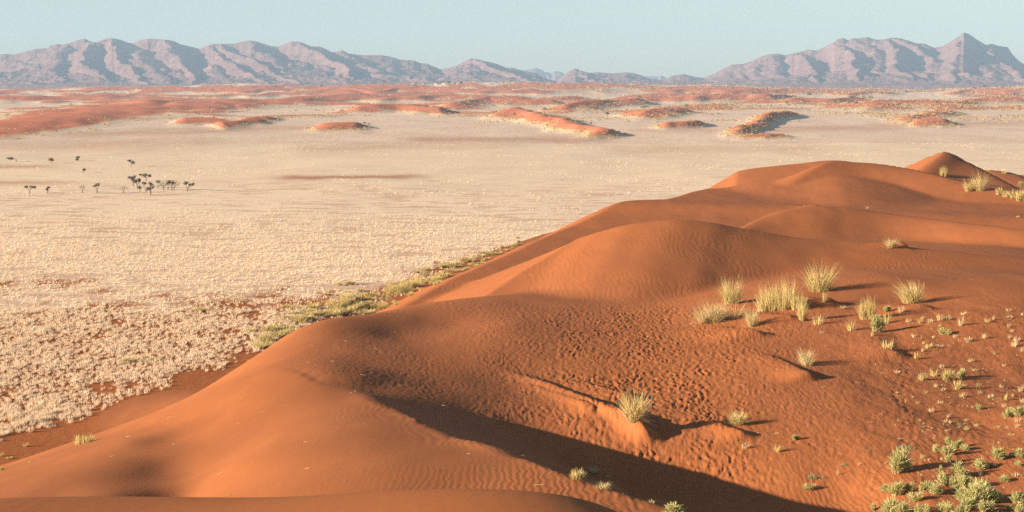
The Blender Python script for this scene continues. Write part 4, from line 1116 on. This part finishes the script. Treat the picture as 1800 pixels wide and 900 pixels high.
MINOR = [(1444, 586, 10, 5, 'puff'), (1483, 542, 14, 6, 'puff'), (1584, 549, 12, 13, 'puff'), (1558, 548, 13, 12, 'bush'), (1597, 566, 9, 8, 'puff'), (1533, 591, 7, 10, 'green'),
 (1653, 563, 16, 12, 'puff'), (1668, 562, 12, 10, 'puff'), (1689, 572, 12, 18, 'puff'), (1652, 574, 7, 5, 'puff'), (1659, 589, 24, 13, 'bush'), (1679, 594, 9, 8, 'puff'), (1694, 553, 12, 7, 'puff'),
 (1702, 599, 16, 9, 'puff'), (1730, 595, 14, 10, 'puff'), (1787, 600, 12, 10, 'puff'), (1620, 596, 4, 9, 'thin'), (1635, 567, 14, 8, 'puff'), (1775, 559, 14, 6, 'puff'), (1774, 575, 8, 8, 'puff'),
 (1797, 554, 8, 6, 'puff'), (1632, 612, 14, 11, 'green'), (1655, 646, 12, 8, 'puff'), (1621, 668, 17, 16, 'green'), (1641, 661, 16, 15, 'green'), (1665, 668, 19, 20, 'stand'), (1685, 663, 20, 16, 'bush'),
 (1683, 684, 17, 20, 'green'), (1720, 682, 9, 11, 'green'), (1645, 681, 9, 8, 'puff'), (1692, 698, 15, 10, 'puff'), (1740, 699, 16, 8, 'puff'), (1722, 692, 10, 6, 'puff'), (1760, 682, 10, 8, 'puff'),
 (1768, 704, 7, 16, 'green'), (1780, 698, 6, 8, 'green'), (1795, 688, 14, 12, 'puff'), (1798, 707, 12, 10, 'puff'), (1784, 609, 16, 10, 'puff'), (1720, 719, 12, 10, 'bush'), (1710, 717, 6, 5, 'puff'),
 (1764, 715, 10, 8, 'puff'), (1790, 741, 14, 9, 'puff'), (1637, 724, 12, 9, 'puff'), (1667, 734, 8, 7, 'puff'), (1665, 743, 18, 7, 'puff'), (1685, 746, 10, 7, 'low'), (1686, 752, 14, 7, 'low'),
 (1617, 740, 6, 5, 'puff'), (1788, 751, 10, 8, 'puff'), (1770, 753, 8, 6, 'puff'), (1531, 792, 22, 4, 'low'), (1510, 818, 5, 8, 'thin'), (1560, 815, 12, 5, 'low'), (1665, 781, 18, 13, 'bush'),
 (1681, 786, 20, 14, 'bush'), (1697, 791, 17, 12, 'bush'), (1642, 794, 15, 15, 'bush'), (1662, 798, 26, 18, 'bush'), (1668, 813, 15, 15, 'bush'), (1754, 806, 24, 22, 'bush'), (1788, 803, 24, 16, 'bush'),
 (1790, 818, 12, 10, 'bush'), (1686, 836, 28, 26, 'bush'), (1652, 836, 11, 20, 'bush'), (1668, 853, 36, 25, 'bush'), (1692, 857, 24, 24, 'bush'), (1720, 823, 26, 18, 'bush'), (1738, 821, 18, 9, 'bush'),
 (1722, 836, 8, 9, 'puff'), (1708, 856, 17, 20, 'bush'), (1762, 846, 20, 12, 'bush'), (1785, 836, 22, 6, 'puff'), (1560, 867, 34, 20, 'bush'), (1579, 869, 26, 26, 'bush'), (1600, 863, 16, 18, 'bush'),
 (1611, 881, 24, 18, 'bush'), (1630, 864, 26, 20, 'bush'), (1645, 868, 22, 20, 'bush'), (1680, 863, 14, 12, 'bush'), (1695, 881, 30, 24, 'bush'), (1750, 883, 26, 26, 'bush'), (1705, 892, 30, 20, 'bush'),
 (1735, 898, 30, 20, 'bush'), (1787, 885, 26, 24, 'bush'), (1775, 898, 16, 12, 'bush'), (1796, 902, 20, 16, 'bush'), (1582, 908, 26, 28, 'bush'), (1532, 897, 14, 14, 'bush'), (1622, 908, 26, 24, 'bush'),
 (1658, 903, 28, 24, 'bush'), (1692, 908, 24, 22, 'bush'), (1068, 839, 10, 5, 'puff'), (1145, 884, 12, 8, 'puff'), (1130, 906, 20, 8, 'puff'), (1755, 342, 14, 14, 'green'), (1768, 346, 16, 14, 'green'),
 (1785, 349, 22, 16, 'green'), (1795, 353, 18, 20, 'stand'), (1766, 305, 12, 7, 'green'), (1795, 327, 14, 8, 'bush'), (1524, 367, 8, 5, 'puff'), (1789, 382, 6, 4, 'puff'), (1738, 300, 6, 4, 'green'),
 (45, 785, 10, 8, 'green'), (3, 802, 9, 9, 'green'), (16, 806, 12, 5, 'green'), (52, 813, 6, 4, 'green'), (4, 826, 8, 6, 'bush')]
FOOT = [(408, 527, 46, 13), (552, 557, 24, 16), (568, 553, 18, 14), (528, 569, 20, 16), (485, 577, 18, 22), (545, 544, 18, 14), (594, 539, 34, 24), (612, 536, 20, 20), (590, 549, 14, 16), (603, 553, 18, 18),
 (614, 500, 14, 11), (597, 502, 10, 9), (637, 528, 18, 18), (628, 543, 18, 16), (638, 553, 22, 12), (439, 584, 14, 10), (459, 606, 22, 10), (492, 592, 30, 13), (506, 586, 24, 12), (353, 548, 14, 12),
 (675, 527, 32, 26), (703, 515, 40, 26), (722, 505, 30, 20), (750, 497, 34, 18), (767, 491, 26, 14), (783, 487, 20, 12), (802, 478, 20, 8), (797, 470, 22, 12), (747, 475, 20, 12), (823, 460, 24, 13),
 (857, 456, 16, 6), (867, 448, 22, 9), (884, 442, 16, 8), (910, 431, 12, 6), (647, 537, 20, 12), (673, 538, 22, 10), (650, 550, 28, 12), (607, 530, 18, 20), (613, 500, 10, 8), (233, 637, 26, 12),
 (345, 547, 30, 9), (470, 609, 38, 16), (273, 634, 18, 7), (655, 522, 22, 14), (620, 520, 16, 10), (575, 520, 14, 8), (690, 500, 16, 9), (730, 480, 14, 7), (842, 452, 16, 7), (775, 470, 14, 7)]
_rf = random.Random(44)
for _k in range(92):
    a_ = _rf.uniform(0, 1) ** .9; qx = 455 + a_ * 460; qy = np.interp(qx, [455, 560, 690, 800, 900, 1000], [622, 562, 545, 487, 443, 399]) - (_rf.uniform(2, 12) if _k < 45 else _rf.uniform(8, 34)) * (1.6 - a_)
    if qx < 560 and _rf.random() < .5: continue
    sc_f = 1.15 - .75 * a_; FOOT.append((qx, qy, _rf.uniform(12, 26) * sc_f, _rf.uniform(9, 17) * sc_f))
_cache = {}
def put_clump(px, py, wpx, hpx, style, label, group, name, cat, seed, unique):
    x, y, z = hit(px, min(py, 1000)); mpp = y / FPX * 1.01
    f_ = .98 if style in ('bush', 'low') else 1.12
    wm, hm = wpx * mpp * f_, hpx * mpp * (.98 if style in ('bush', 'low') else 1.05)
    if unique:
        parts = make_clump(name, style, wm, hm, seed); s = (1, 1, 1)
    else:
        bw = {'bush': 0.55, 'puff': 0.4, 'green': 0.45, 'stand': 0.6, 'low': 0.5, 'thin': .25, 'fan': .6, 'sprawl': .7}[style]; bh = {'bush': 0.5, 'puff': 0.28, 'green': 0.4, 'stand': .7, 'low': .16, 'thin': .3, 'fan': .6, 'sprawl': .4}[style]
        key = (style, seed % 5)
        if key not in _cache: _cache[key] = make_clump(name, style, bw, bh, 900 + seed)
        parts = _cache[key]; s = (wm / bw, wm / bw, hm / bh)
    if len(parts) == 1:
        o = bpy.data.objects.new(name, parts[0][1]); sc.collection.objects.link(o)
    else:
        o = bpy.data.objects.new(name, None); sc.collection.objects.link(o)
        for pn, me in parts:
            c = bpy.data.objects.new(pn, me); sc.collection.objects.link(c); c.parent = o
    o.location = (x, y, z - 0.02); o.scale = s
    if not unique: o.rotation_euler = (0, 0, (seed * 2.399) % 6.28)
    tag(o, label, cat, group)
    return o
for i, (px, py, w, h, st, lab) in enumerate(MAJOR):
    shrub = st in ('bush', 'low')
    put_clump(px, py, w, h, st, lab, None, "shrub" if shrub else "grass_clump", "shrub" if shrub else "grass clump", 50 + i, True)
_rm = random.Random(91)
for _ in range(60):
    qx = _rm.uniform(1490, 1800); qy = _rm.uniform(545, 780) if _rm.random() < .8 else _rm.uniform(780, 900)
    if qx < 1560 and _rm.random() < .6: continue
    if any(abs(qx - m[0]) < 9 and abs(qy - m[1]) < 6 for m in MINOR): continue
    MINOR.append((round(qx), round(qy), round(_rm.uniform(6, 13)), round(_rm.uniform(4, 9)), _rm.choice(['puff', 'puff', 'green', 'green', 'thin'])))
LM = [(1115, 720, "the tall clump between the dark shadows"), (1297, 740, "the small star of green blades"), (1406, 635, "the lone collapsed clump"), (1262, 555, "the low sprawling clump"),
      (1362, 530, "the broad dense stand"), (1440, 500, "the largest fan shaped clump"), (1602, 520, "the wind swept clump"), (1524, 550, "the upright pale headed clump"),
      (1545, 575, "the green and straw bush"), (1559, 606, "the tuft above the footprint trail"), (1581, 810, "the tall rounded shrub"), (1725, 868, "the biggest thicket shrub"),
      (1773, 727, "the yellow green cushion shrub"), (1722, 322, "the big distant crest clump"), (1016, 836, "the bright ledge clump"), (147, 773, "the lower left yellow clump"),
      (1665, 660, "the upright straw and green clump"), (1659, 583, "the low green shrub on bare sand"), (1686, 825, "the wide shrub of the patch"), (1754, 797, "the lone round shrub"), (1560, 890, "the shrub cut by the bottom edge"),
      (1190, 898, "the clump at the bottom edge"), (1662, 790, "the shrub row behind the patch")]
LOOK = {'bush': 'sage green shrub', 'low': 'creeping grey green plant', 'puff': 'pale dry tuft', 'green': 'yellow green tuft', 'stand': 'upright green clump', 'thin': 'thin stalk tuft'}
MINOR.sort(key=lambda m: (m[0], m[1])); used_lab = {}
for i, (px, py, w, h, st) in enumerate(MINOR):
    cands = sorted((math.hypot(px - a_, (py - h / 2 - b_) * 1.6), a_, b_, n_) for a_, b_, n_ in LM)
    size = "tiny" if w * h < 90 else ("small" if w * h < 260 else ("mid sized" if w * h < 500 else "large"))
    lab = None
    for d_, a_, b_, n_ in cands[:4]:
        if d_ < 7: continue
        dx, dy = px - a_, (py - h / 2 - b_) * 1.6
        rel = ("right of " if dx > 0 else "left of ") if abs(dx) > abs(dy) * 2 else ("behind " if dy < 0 else "in front of ") if abs(dy) > 2 * abs(dx) else (("behind and " if dy < 0 else "in front and ") + ("right of " if dx > 0 else "left of "))
        l_ = size + " " + LOOK[st] + " " + rel + n_
        if l_ not in used_lab: lab = l_; break
    if lab is None:
        d_, a_, b_, n_ = cands[0]; lab = size + " " + LOOK[st] + " near " + n_
    used_lab[lab] = 1
    shrub = st in ('bush', 'low')
    put_clump(px, py, w, h, st, lab, "plants scattered on the red sand", "shrub" if shrub else "grass_tuft", "shrub" if shrub else "grass tuft", i, w * h > 380)
for i, (px, py, w, h) in enumerate(FOOT):
    x, y, z = hit(px, py)
    lab = ("wide " if w >= 28 else "narrow " if w < 16 else "") + ("tall " if h >= 18 else "low " if h < 10 else "") + ("pale " if i % 4 == 0 and w < 28 and w >= 16 else "") + "yellow green shrub at the dune foot, " + ("beside the near crest" if px < 560 else "beyond the near crest" if px < 660 else "where the far sheet of sand begins" if px < 740 else "along the far sheet of sand")
    if px < 420 and i != 0: lab = "yellow green shrub standing out among the straw of the plain"
    if i == 0: lab = "wide yellow green shrub alone in the straw of the plain"
    put_clump(px, py, w * 1.1, h * .72, 'stand' if i % 4 else 'green', lab, "yellow green shrubs along the dune foot", "shrub", "shrub", 200 + i, w * h > 500)
# scraps of dead stalks and tiny tufts, uncountable litter between the shrubs
litter = []
r = np.random.RandomState(77)
tries = 0
while len(litter) < 420 and tries < 4000:
    tries += 1
    px, py = r.uniform(1480, 1830), r.uniform(540, 915)
    if r.uniform() > sstep(1480, 1660, px + (py - 700) * 0.05) * 0.9 + 0.08: continue
    x, y, z = hit(px, py)
    if noise(x / 3, y / 5, 9) < -0.1: continue
    v, q, t = blades(r, 9, 0.12, r.uniform(.05, .17), 0.03, 2, lean=1.3, droop=0.8, base=0.9)
    litter.append((v + [x, y, z], q, t))
for _ in range(150):
    px, py = r.uniform(150, 1600), r.uniform(560, 900)
    if py < np.interp(px, [150, 560, 700, 1600], [800, 600, 570, 560]): continue
    x, y, z = hit(px, py); a_ = r.uniform(-.7, .7); L_ = r.uniform(.08, .3)
    v, q, t = tube([(x, y, z + .012), (x + L_ * math.cos(a_), y + L_ * math.sin(a_), float(ground_z(x + L_ * math.cos(a_), y + L_ * math.sin(a_))) + .03)], [.012, .006], 4); litter.append((v, q, t))
me = bl_mesh("plant_litter", litter, M_DEAD); o = bpy.data.objects.new("plant_litter", me); sc.collection.objects.link(o); tag(o, kind="stuff")

# ------------------------------------------------------------------ thorn trees on the plain
def leaf_cloud(r, c, rad, n, size):
    """small leaf faces spread through a flattened, lumpy pad"""
    P = r.normal(0, 1, (n, 3)); P /= np.linalg.norm(P, axis=1)[:, None]; P *= (r.uniform(0.25, 1, n) ** 0.45)[:, None]
    nz = 1 + 0.35 * np.sin(P[:, 0] * 4 + r.uniform(0, 6)) * np.sin(P[:, 1] * 3 + r.uniform(0, 6))
    P = P * nz[:, None] * np.array(rad) + np.array(c)
    a = r.normal(0, 1, (n, 3)); a /= np.linalg.norm(a, axis=1)[:, None]; b_ = np.cross(a, r.normal(0, 1, (n, 3))); b_ /= np.linalg.norm(b_, axis=1)[:, None]
    s = size * r.uniform(.6, 1.4, n)[:, None]
    V = np.stack([P - a * s - b_ * s * .6, P + a * s - b_ * s * .6, P + a * s + b_ * s * .6, P - a * s + b_ * s * .6], 1).reshape(-1, 3)
    return V, np.arange(n * 4).reshape(-1, 4), np.repeat(np.clip(r.uniform(0, 1, n), 0, 1), 4)
def tree(px, py, H_, pads, label, kind='leafy', lean=0.0, seed=0, group="thorn trees on the plain", name="thorn_tree", trunks=1):
    """pads: (dx, dy_up, halfwidth, halfheight) in photo pixels from the foot"""
    x, y, z = hit(px, py); k = y / FPX; r = np.random.RandomState(seed)
    root = bpy.data.objects.new(name, None); sc.collection.objects.link(root); root.location = (x, y, z)
    T = []; tips = []
    tr = max(0.14, H_ * k * 0.045)
    fork_h = H_ * k * (0.35 if kind != 'cluster' else 0.2)
    fork = np.array([lean * k * 0.5, 0, fork_h])
    def limb(a, b_, r0, r1, wob=0.08):
        a = np.array(a); b_ = np.array(b_); L = np.linalg.norm(b_ - a); pts = []
        for i in range(5):
            f = i / 4; p = a + (b_ - a) * f + r.normal(0, wob * L * math.sin(math.pi * f), 3); pts.append(p)
        T.append(tube(pts, np.linspace(r0, r1, 5)))
        return pts
    limb((0, 0, -0.3), fork, tr * 1.25, tr)
    for (dx, up, hw, hh) in pads:
        yo = r.uniform(-.4, .4) * hw * k
        c = np.array([dx * k, yo, (up - hh * 0.3) * k])
        p = limb(fork, c, tr * .75, tr * .32)
        for j in range(4):
            e = c + np.array([r.uniform(-.8, .8) * hw * k, r.uniform(-.8, .8) * hw * k, r.uniform(-.2, .8) * hh * k])
            limb(p[3], e, tr * .35, tr * .12); tips.append(e)
            if kind == 'bare':
                for q in range(3):
                    limb(e, e + np.array([r.uniform(-.4, .4) * hw * k, r.uniform(-.4, .4) * hw * k, r.uniform(.1, .6) * hh * k]), tr * .18, tr * .06)
    m = bl_mesh("trunk", T, M_BARK); t = bpy.data.objects.new("trunk", m); sc.collection.objects.link(t); t.parent = root
    if kind != 'bare':
        G = []
        for (dx, up, hw, hh) in pads:
            n = int(170 if kind == 'leafy' else 90)
            for j in range(3):
                G.append(leaf_cloud(r, (dx * k + r.uniform(-.45, .45) * hw * k, r.uniform(-.4, .4) * hw * k, (up + r.uniform(-.25, .3) * hh) * k), (hw * k * .7, hw * k * .7, hh * k * .75), n // 2, 0.16 * (y / 620)))
        m = bl_mesh("crown", G, M_LEAF if kind == 'leafy' else M_TWIG); c = bpy.data.objects.new("crown", m); sc.collection.objects.link(c); c.parent = root
    else:
        G = []
        for e in tips: G.append(leaf_cloud(r, e, (1.2, 1.2, .9), 12, .10))
        m = bl_mesh("crown", G, M_TWIG); c = bpy.data.objects.new("crown", m); sc.collection.objects.link(c); c.parent = root
    tag(root, label, "tree", group)
    return root
TREES = [
 (30, 284, 9, [(-10, 5.5, 7, 2.6)], "leaning flat topped tree, leftmost of the upper row on the plain", 'leafy', -3),
 (90, 287, 10, [(0, 6.5, 5.5, 3)], "small round crowned tree between the leaning tree and the ragged one", 'leafy', 0),
 (134, 282, 8, [(1, 1.5, 3, 1.4), (5, 5.5, 4.5, 2)], "ragged two tiered tree in the upper row on the plain", 'leafy', 1),
 (231, 292, 12, [(-4, 10, 3.5, 1.8), (2, 6.5, 4.5, 2.8)], "lone lopsided tree above the main cluster", 'leafy', 1),
 (146, 304, 8, [(1.5, 6, 4.2, 2)], "tiny flat topped tree alone between the two rows", 'leafy', 0),
 (52, 340, 14, [(-7, 12, 4, 2.2), (6, 11.5, 6.5, 3)], "wide two stemmed tree, leftmost of the lower row", 'leafy', 0),
 (84, 340, 13, [(-2, 7, 3, 2.5), (1, 11, 3, 1.5)], "thin half dead tree beside the two stemmed tree", 'twiggy', -1),
 (145, 339, 13, [(-2.5, 11, 2, 3), (3, 11, 2, 3)], "leafless forked tree left of the umbrella shaped tree", 'bare', 0),
 (171, 339, 17, [(-4, 12.5, 3.5, 1.6), (2.5, 15, 5.5, 2.2)], "umbrella shaped tree with a forked trunk in the lower row", 'leafy', 0),
 (217, 339, 11, [(-2.5, 8.5, 2, 2.5), (2.5, 9, 2, 2.5)], "small leafless tree just left of the main cluster", 'bare', 0),
 (234, 327, 20, [(-6, 15, 4.5, 3), (2, 16, 5, 3.5), (-1, 11, 4, 2.5)], "tall vase shaped tree at the left of the main cluster", 'twiggy', 0),
 (257, 318, 13, [(-11, 11, 2, 1.3), (-3, 11, 6, 3.4), (6, 9, 3.5, 2.5)], "dark broad tree at the top of the main cluster", 'leafy', 0),
 (241, 331, 18, [(-3, 13, 5, 4), (5, 14, 4.5, 4)], "dense dark tree in the middle of the main cluster", 'leafy', 0),
 (253, 328, 9, [(-2, 6, 3, 2), (2, 5.5, 2, 2)], "small twiggy tree between the dense dark tree and the big front tree", 'twiggy', 0),
 (246, 338, 13, [(0, 8.5, 4.2, 3)], "small round tree in front of the dense dark tree", 'twiggy', 0),
 (265, 342, 24, [(-5, 10, 5, 4.5), (3, 14, 6, 6), (0, 19, 4, 3)], "big bushy tree standing foremost in the cluster", 'twiggy', 0),
 (278, 331, 15, [(0, 12, 4.5, 3)], "slim tree with a small crown right behind the big bushy tree", 'twiggy', 0),
 (287, 335, 16, [(-5, 12, 2.5, 4), (0, 11, 3, 4), (6, 12, 3, 3)], "fan branched tree right of the cluster's big bushy tree", 'bare', 0),
 (296, 334, 15, [(0, 12, 4.5, 3.5)], "dark stemmed tree between two fan branched trees", 'twiggy', 0),
 (302, 334, 18, [(-3, 14, 4.5, 4), (2, 12, 4, 4)], "taller twiggy tree near the right end of the cluster", 'twiggy', 0),
 (306, 334, 16, [(3, 13, 3.5, 4), (8, 11, 3, 3)], "bare fan branched tree at the right end of the cluster", 'bare', 0),
 (330, 336, 18, [(-4, 14, 5, 3.5), (4, 11, 2.5, 2), (9.5, 12.5, 2.2, 2.8)], "green crowned tree standing apart at the right of the cluster", 'leafy', 0)]
for i, (px, py, h, pads, lab, kd, ln) in enumerate(TREES):
    tree(px, py, h, pads, lab, kd, ln, 300 + i)

# ------------------------------------------------------------------ scrub on the far dunes, too dense to count
r = np.random.RandomState(909)
n = 90000; spx = r.uniform(-60, 1860, n); spy = 166 + 80 * r.uniform(0, 1, n) ** 1.3
uu, vv = ray(spx, spy); Ys = PLAIN_Z / vv; Xs = uu * Ys
rdv = Xs * 0; ci = np.clip(np.searchsorted(YS, Ys), 0, NY - 1); cj = np.clip(np.searchsorted(U, Xs / (Ys + Y0)), 0, NU - 1)
rdv = RD[ci, cj]; nn = fbm(spx / 22, spy / 4, 3, 911)
prob = np.clip(np.exp(-((rdv - 0.38) / 0.26) ** 2) * sstep(-0.25, 0.25, nn + 0.0005 * (spx - 700)) + 0.25 * sstep(.2, .5, nn) * (rdv > .05), 0, 1) * (rdv > 0.06) * (Ys < 7500)
kp = r.uniform(0, 1, n) < prob * 0.55
Xs, Ys, spx = Xs[kp], Ys[kp], spx[kp]; Zs = ground_z(Xs, Ys)
base, bq, _ = leaf_cloud(r, (0, 0, .5), (1, 1, .6), 12, 0.42)
kk = (Ys / FPX) * r.uniform(.9, 2.0, len(Ys)); kk = np.maximum(kk, .6)
ang = r.uniform(0, 6.28, len(Ys))
V = np.stack([Xs[:, None] + (base[None, :, 0] * np.cos(ang)[:, None] - base[None, :, 1] * np.sin(ang)[:, None]) * kk[:, None],
              Ys[:, None] + (base[None, :, 0] * np.sin(ang)[:, None] + base[None, :, 1] * np.cos(ang)[:, None]) * kk[:, None], Zs[:, None] + base[None, :, 2] * kk[:, None]], 2)
Q = (np.arange(len(Xs))[:, None, None] * len(base) + bq[None]).reshape(-1, 4)
Tn = np.repeat(np.clip(r.uniform(0, 1, len(Xs)), 0, 1), len(base))
M_SCRUB = plant_mat("yellow_scrub", (0.36, 0.25, 0.11, 1), (0.82, 0.58, 0.30, 1), 0.25)
tag(mesh_np("scrub", V.reshape(-1, 3), Q.ravel(), np.full(len(Q), 4), M_SCRUB, attrs={"tint": Tn}), kind="stuff")
print("scrub", len(Xs))

# ------------------------------------------------------------------ dark bushes and trees on the far dunes
FARB = [(990, 176, 5, 4), (1001, 173, 5, 3), (1110, 177, 5, 3), (1124, 172, 7, 4), (1132, 190, 14, 5), (1149, 185, 6, 3), (904, 202, 5, 4), (1180, 196, 12, 6), (1170, 193, 8, 4), (1190, 197, 8, 4),
 (1206, 190, 9, 8), (1234, 177, 7, 4), (1262, 168, 6, 4), (1219, 167, 5, 3), (1378, 175, 6, 9), (1384, 183, 8, 7), (1356, 187, 4, 3), (1423, 167, 12, 5), (1500, 173, 16, 6), (1494, 181, 12, 6), (1503, 182, 9, 4),
 (1520, 173, 8, 4), (1530, 174, 8, 6), (1594, 163, 6, 4), (1619, 161, 4, 3), (1648, 181, 8, 4), (1686, 182, 5, 3), (1713, 156, 7, 4), (1787, 169, 10, 7), (565, 152, 5, 2.4), (588, 150, 5, 2.4),
 (1060, 179, 5, 3), (1068, 178, 6, 4), (1076, 180, 6, 3), (1085, 179, 6, 3), (1335, 215, 6, 3), (1345, 212, 6, 4), (1322, 220, 6, 3), (1210, 217, 6, 3), (1203, 222, 6, 3), (640, 217, 6, 3), (648, 219, 6, 3),
 (1040, 218, 6, 3), (957, 192, 6, 3), (1570, 166, 4, 3)]
for i, (px, py, w, h) in enumerate(FARB):
    x, y, z = hit(px, py); k = y / FPX; r = np.random.RandomState(700 + i)
    o = bpy.data.objects.new("far_bush", None); sc.collection.objects.link(o); o.location = (x, y, z)
    G = []
    for j in range(max(2, int(w / 3))):
        G.append(leaf_cloud(r, (r.uniform(-.35, .35) * w * k, r.uniform(-.3, .3) * w * k, h * k * r.uniform(.4, .62)), (w * k * .28, w * k * .28, h * k * .42), 120, 0.22 * k * 2))
    m = bl_mesh("crown", G, M_LEAF); c = bpy.data.objects.new("crown", m); sc.collection.objects.link(c); c.parent = o
    t = tube([(0, 0, -1), (0.1, 0, h * k * .5)], [0.35 + h * k * .04, .2]); m = bl_mesh("stem", [t], M_BARK); c = bpy.data.objects.new("stem", m); sc.collection.objects.link(c); c.parent = o
    where = "left of the skyline camp" if px < 620 else ("on the vegetated dunes in the middle distance" if px < 1100 else ("on the red far dunes right of the middle" if px < 1350 else "on the far dunes at the right"))
    big = {1206: "rounded dark bush with a long shadow beside a red far dune", 1423: "flat dark bush alone above a bare red far slope", 1494: "dark bush lowest in the group on the bare red far slope", 1787: "dark rounded bush at the right edge of the far dunes",
           1132: "wide grey bush on straw left of the dark rocky looking dune", 1500: "widest dark bush of the group on the bare red far slope"}.get(px if h * w > 40 or px in (1423, 1787, 1132) else None)
    tag(o, big or ("dark green bush " + where), "bush", None if big else "dark bushes dotting the far dunes")
tree(1068, 207, 9, [(0, 8, 3.2, 1.6)], "tiny lone tree with a thin trunk in the pale hollow of the far dunes", 'leafy', 0, 801, None)
tree(1728, 159, 10, [(0, 8, 4, 2.2)], "lone tree on the far skyline at the right, against the mountains", 'leafy', 0, 802, None)

# ------------------------------------------------------------------ camp on the skyline
def flat_mat(name, col, rough=0.8):
    m, nt, b = mat(name); pos = geo(nt)
    c = mixc(nt, mapr(nt, noi(nt, vmap(nt, pos, (.6, .6, .6)), 1.0, 3), .3, .7), tuple(v * .85 for v in col[:3]) + (1,), col); nt.links.new(c, b.inputs["Base Color"]); b.inputs["Roughness"].default_value = rough
    return m
M_WALL = flat_mat("lime_washed_wall", (0.72, 0.60, 0.47, 1)); M_TENT = flat_mat("tent_canvas", (0.30, 0.29, 0.27, 1)); M_DARK = flat_mat("dark_opening", (0.05, 0.045, 0.04, 1)); M_ROOF = flat_mat("grey_roof", (0.20, 0.18, 0.17, 1))
def box(x0, x1, y0, y1, z0, z1):
    V = np.array([(x, y, z) for z in (z0, z1) for (x, y) in ((x0, y0), (x1, y0), (x1, y1), (x0, y1))], float)
    return V, np.array([[0, 3, 2, 1], [4, 5, 6, 7], [0, 1, 5, 4], [1, 2, 6, 5], [2, 3, 7, 6], [3, 0, 4, 7]]), np.full(8, .5)
def part(name, geom, m, parent):
    me = bl_mesh(name, geom, m); o = bpy.data.objects.new(name, me); sc.collection.objects.link(o); o.parent = parent; return o
def arch(w, d, h, z0):
    n = 9; V = []; 
    for y in (-d / 2, d / 2):
        for i in range(n + 1):
            t = math.pi * i / n; V.append((-w / 2 * math.cos(t), y, z0 + h * math.sin(t)))
    Q = [[i, i + 1, n + 1 + i + 1, n + 1 + i] for i in range(n)]
    for base in (0, n + 1):
        for i in range(n // 2): Q.append([base + i, base + i + 1, base + n - i - 1, base + n - i])
    return np.array(V), np.array(Q), np.full(len(V), .5)
CAMP = [(728, 148.5, 9, 3.2, 'house', "small pale building, leftmost of the skyline camp"), (747, 148.3, 7, 2.6, 'house', "low pale building between the leftmost one and the tree shaded buildings"),
        (769, 148.8, 10, 3.4, 'house', "pale building with dark openings at the left of the tree shaded group"), (785, 148.8, 14, 3.6, 'house', "longest pale building under the dark trees on the skyline"),
        (800, 147.6, 6, 2.8, 'tent', "smaller dark tent left of the grey domed tent"), (812, 147.8, 10, 4.0, 'tent', "larger grey domed tent, rightmost of the skyline camp"), (692, 149.6, 6, 2.2, 'tent', "tiny tent far left of the camp buildings")]
for (px, py, w, h, kd, lab) in CAMP:
    u, v = ray(px, py); Yc = 6300.0; x = float(u * Yc); z = float(ground_z(x, Yc)); k = Yc / FPX
    # stand it where it is seen, on the rise
    o = bpy.data.objects.new("camp_building" if kd == 'house' else "camp_tent", None); sc.collection.objects.link(o); o.location = (x, Yc, z)
    ww, hh, dd = w * k, h * k, w * k * .6
    if kd == 'house':
        part("wall", [box(-ww / 2, ww / 2, -dd / 2, dd / 2, -2, hh * .7)], M_WALL, o)
        V = np.array([(-ww * .54, -dd * .56, hh * .701), (ww * .54, -dd * .56, hh * .701), (ww * .54, dd * .56, hh * .701), (-ww * .54, dd * .56, hh * .701), (-ww * .5, 0, hh), (ww * .5, 0, hh)], float)
        part("roof", [(V, np.array([[0, 1, 5, 4], [2, 3, 4, 5], [0, 4, 4, 3], [1, 2, 5, 5]])[:2], np.full(6, .5)), (V + [0, 0, -.03], np.array([[3, 2, 1, 0]]), np.full(6, .5))], M_ROOF, o)
        part("door", [box(-ww * .1, ww * .02, -dd * .52, -dd * .5, -0.5, hh * .45)], M_DARK, o)
        part("window", [box(ww * .2, ww * .38, -dd * .52, -dd * .5, hh * .2, hh * .5)], M_DARK, o)
        part("window", [box(-ww * .38, -ww * .22, -dd * .52, -dd * .5, hh * .2, hh * .5)], M_DARK, o)
    else:
        part("canopy", [arch(ww, dd, hh, -0.3)], M_TENT, o)
        part("entrance", [box(-ww * .16, ww * .16, -dd * .52, -dd * .5, -.5, hh * .6)], M_DARK, o)
    tag(o, lab, "building" if kd == 'house' else "tent", "camp on the skyline")
for px, w, h, lab in [(777, 8, 5.5, "dark tree above the left part of the long camp building"), (789, 9, 5.0, "dark tree above the right part of the long camp building")]:
    Yc = 6340.0; u, v = ray(px, 147); x = float(u * Yc); z = float(ground_z(x, Yc)); k = Yc / FPX; r = np.random.RandomState(int(px))
    o = bpy.data.objects.new("camp_tree", None); sc.collection.objects.link(o); o.location = (x, Yc, z)
    part("crown", [leaf_cloud(r, (r.uniform(-.3, .3) * w * k, 0, h * k * .7), (w * k * .35, w * k * .35, h * k * .3), 160, .8) for _ in range(3)], M_LEAF, o)
    part("trunk", [tube([(0, 0, -1), (0, 0, h * k * .6)], [.6, .35])], M_BARK, o)
    tag(o, lab, "tree")
print("objects", len(sc.objects))
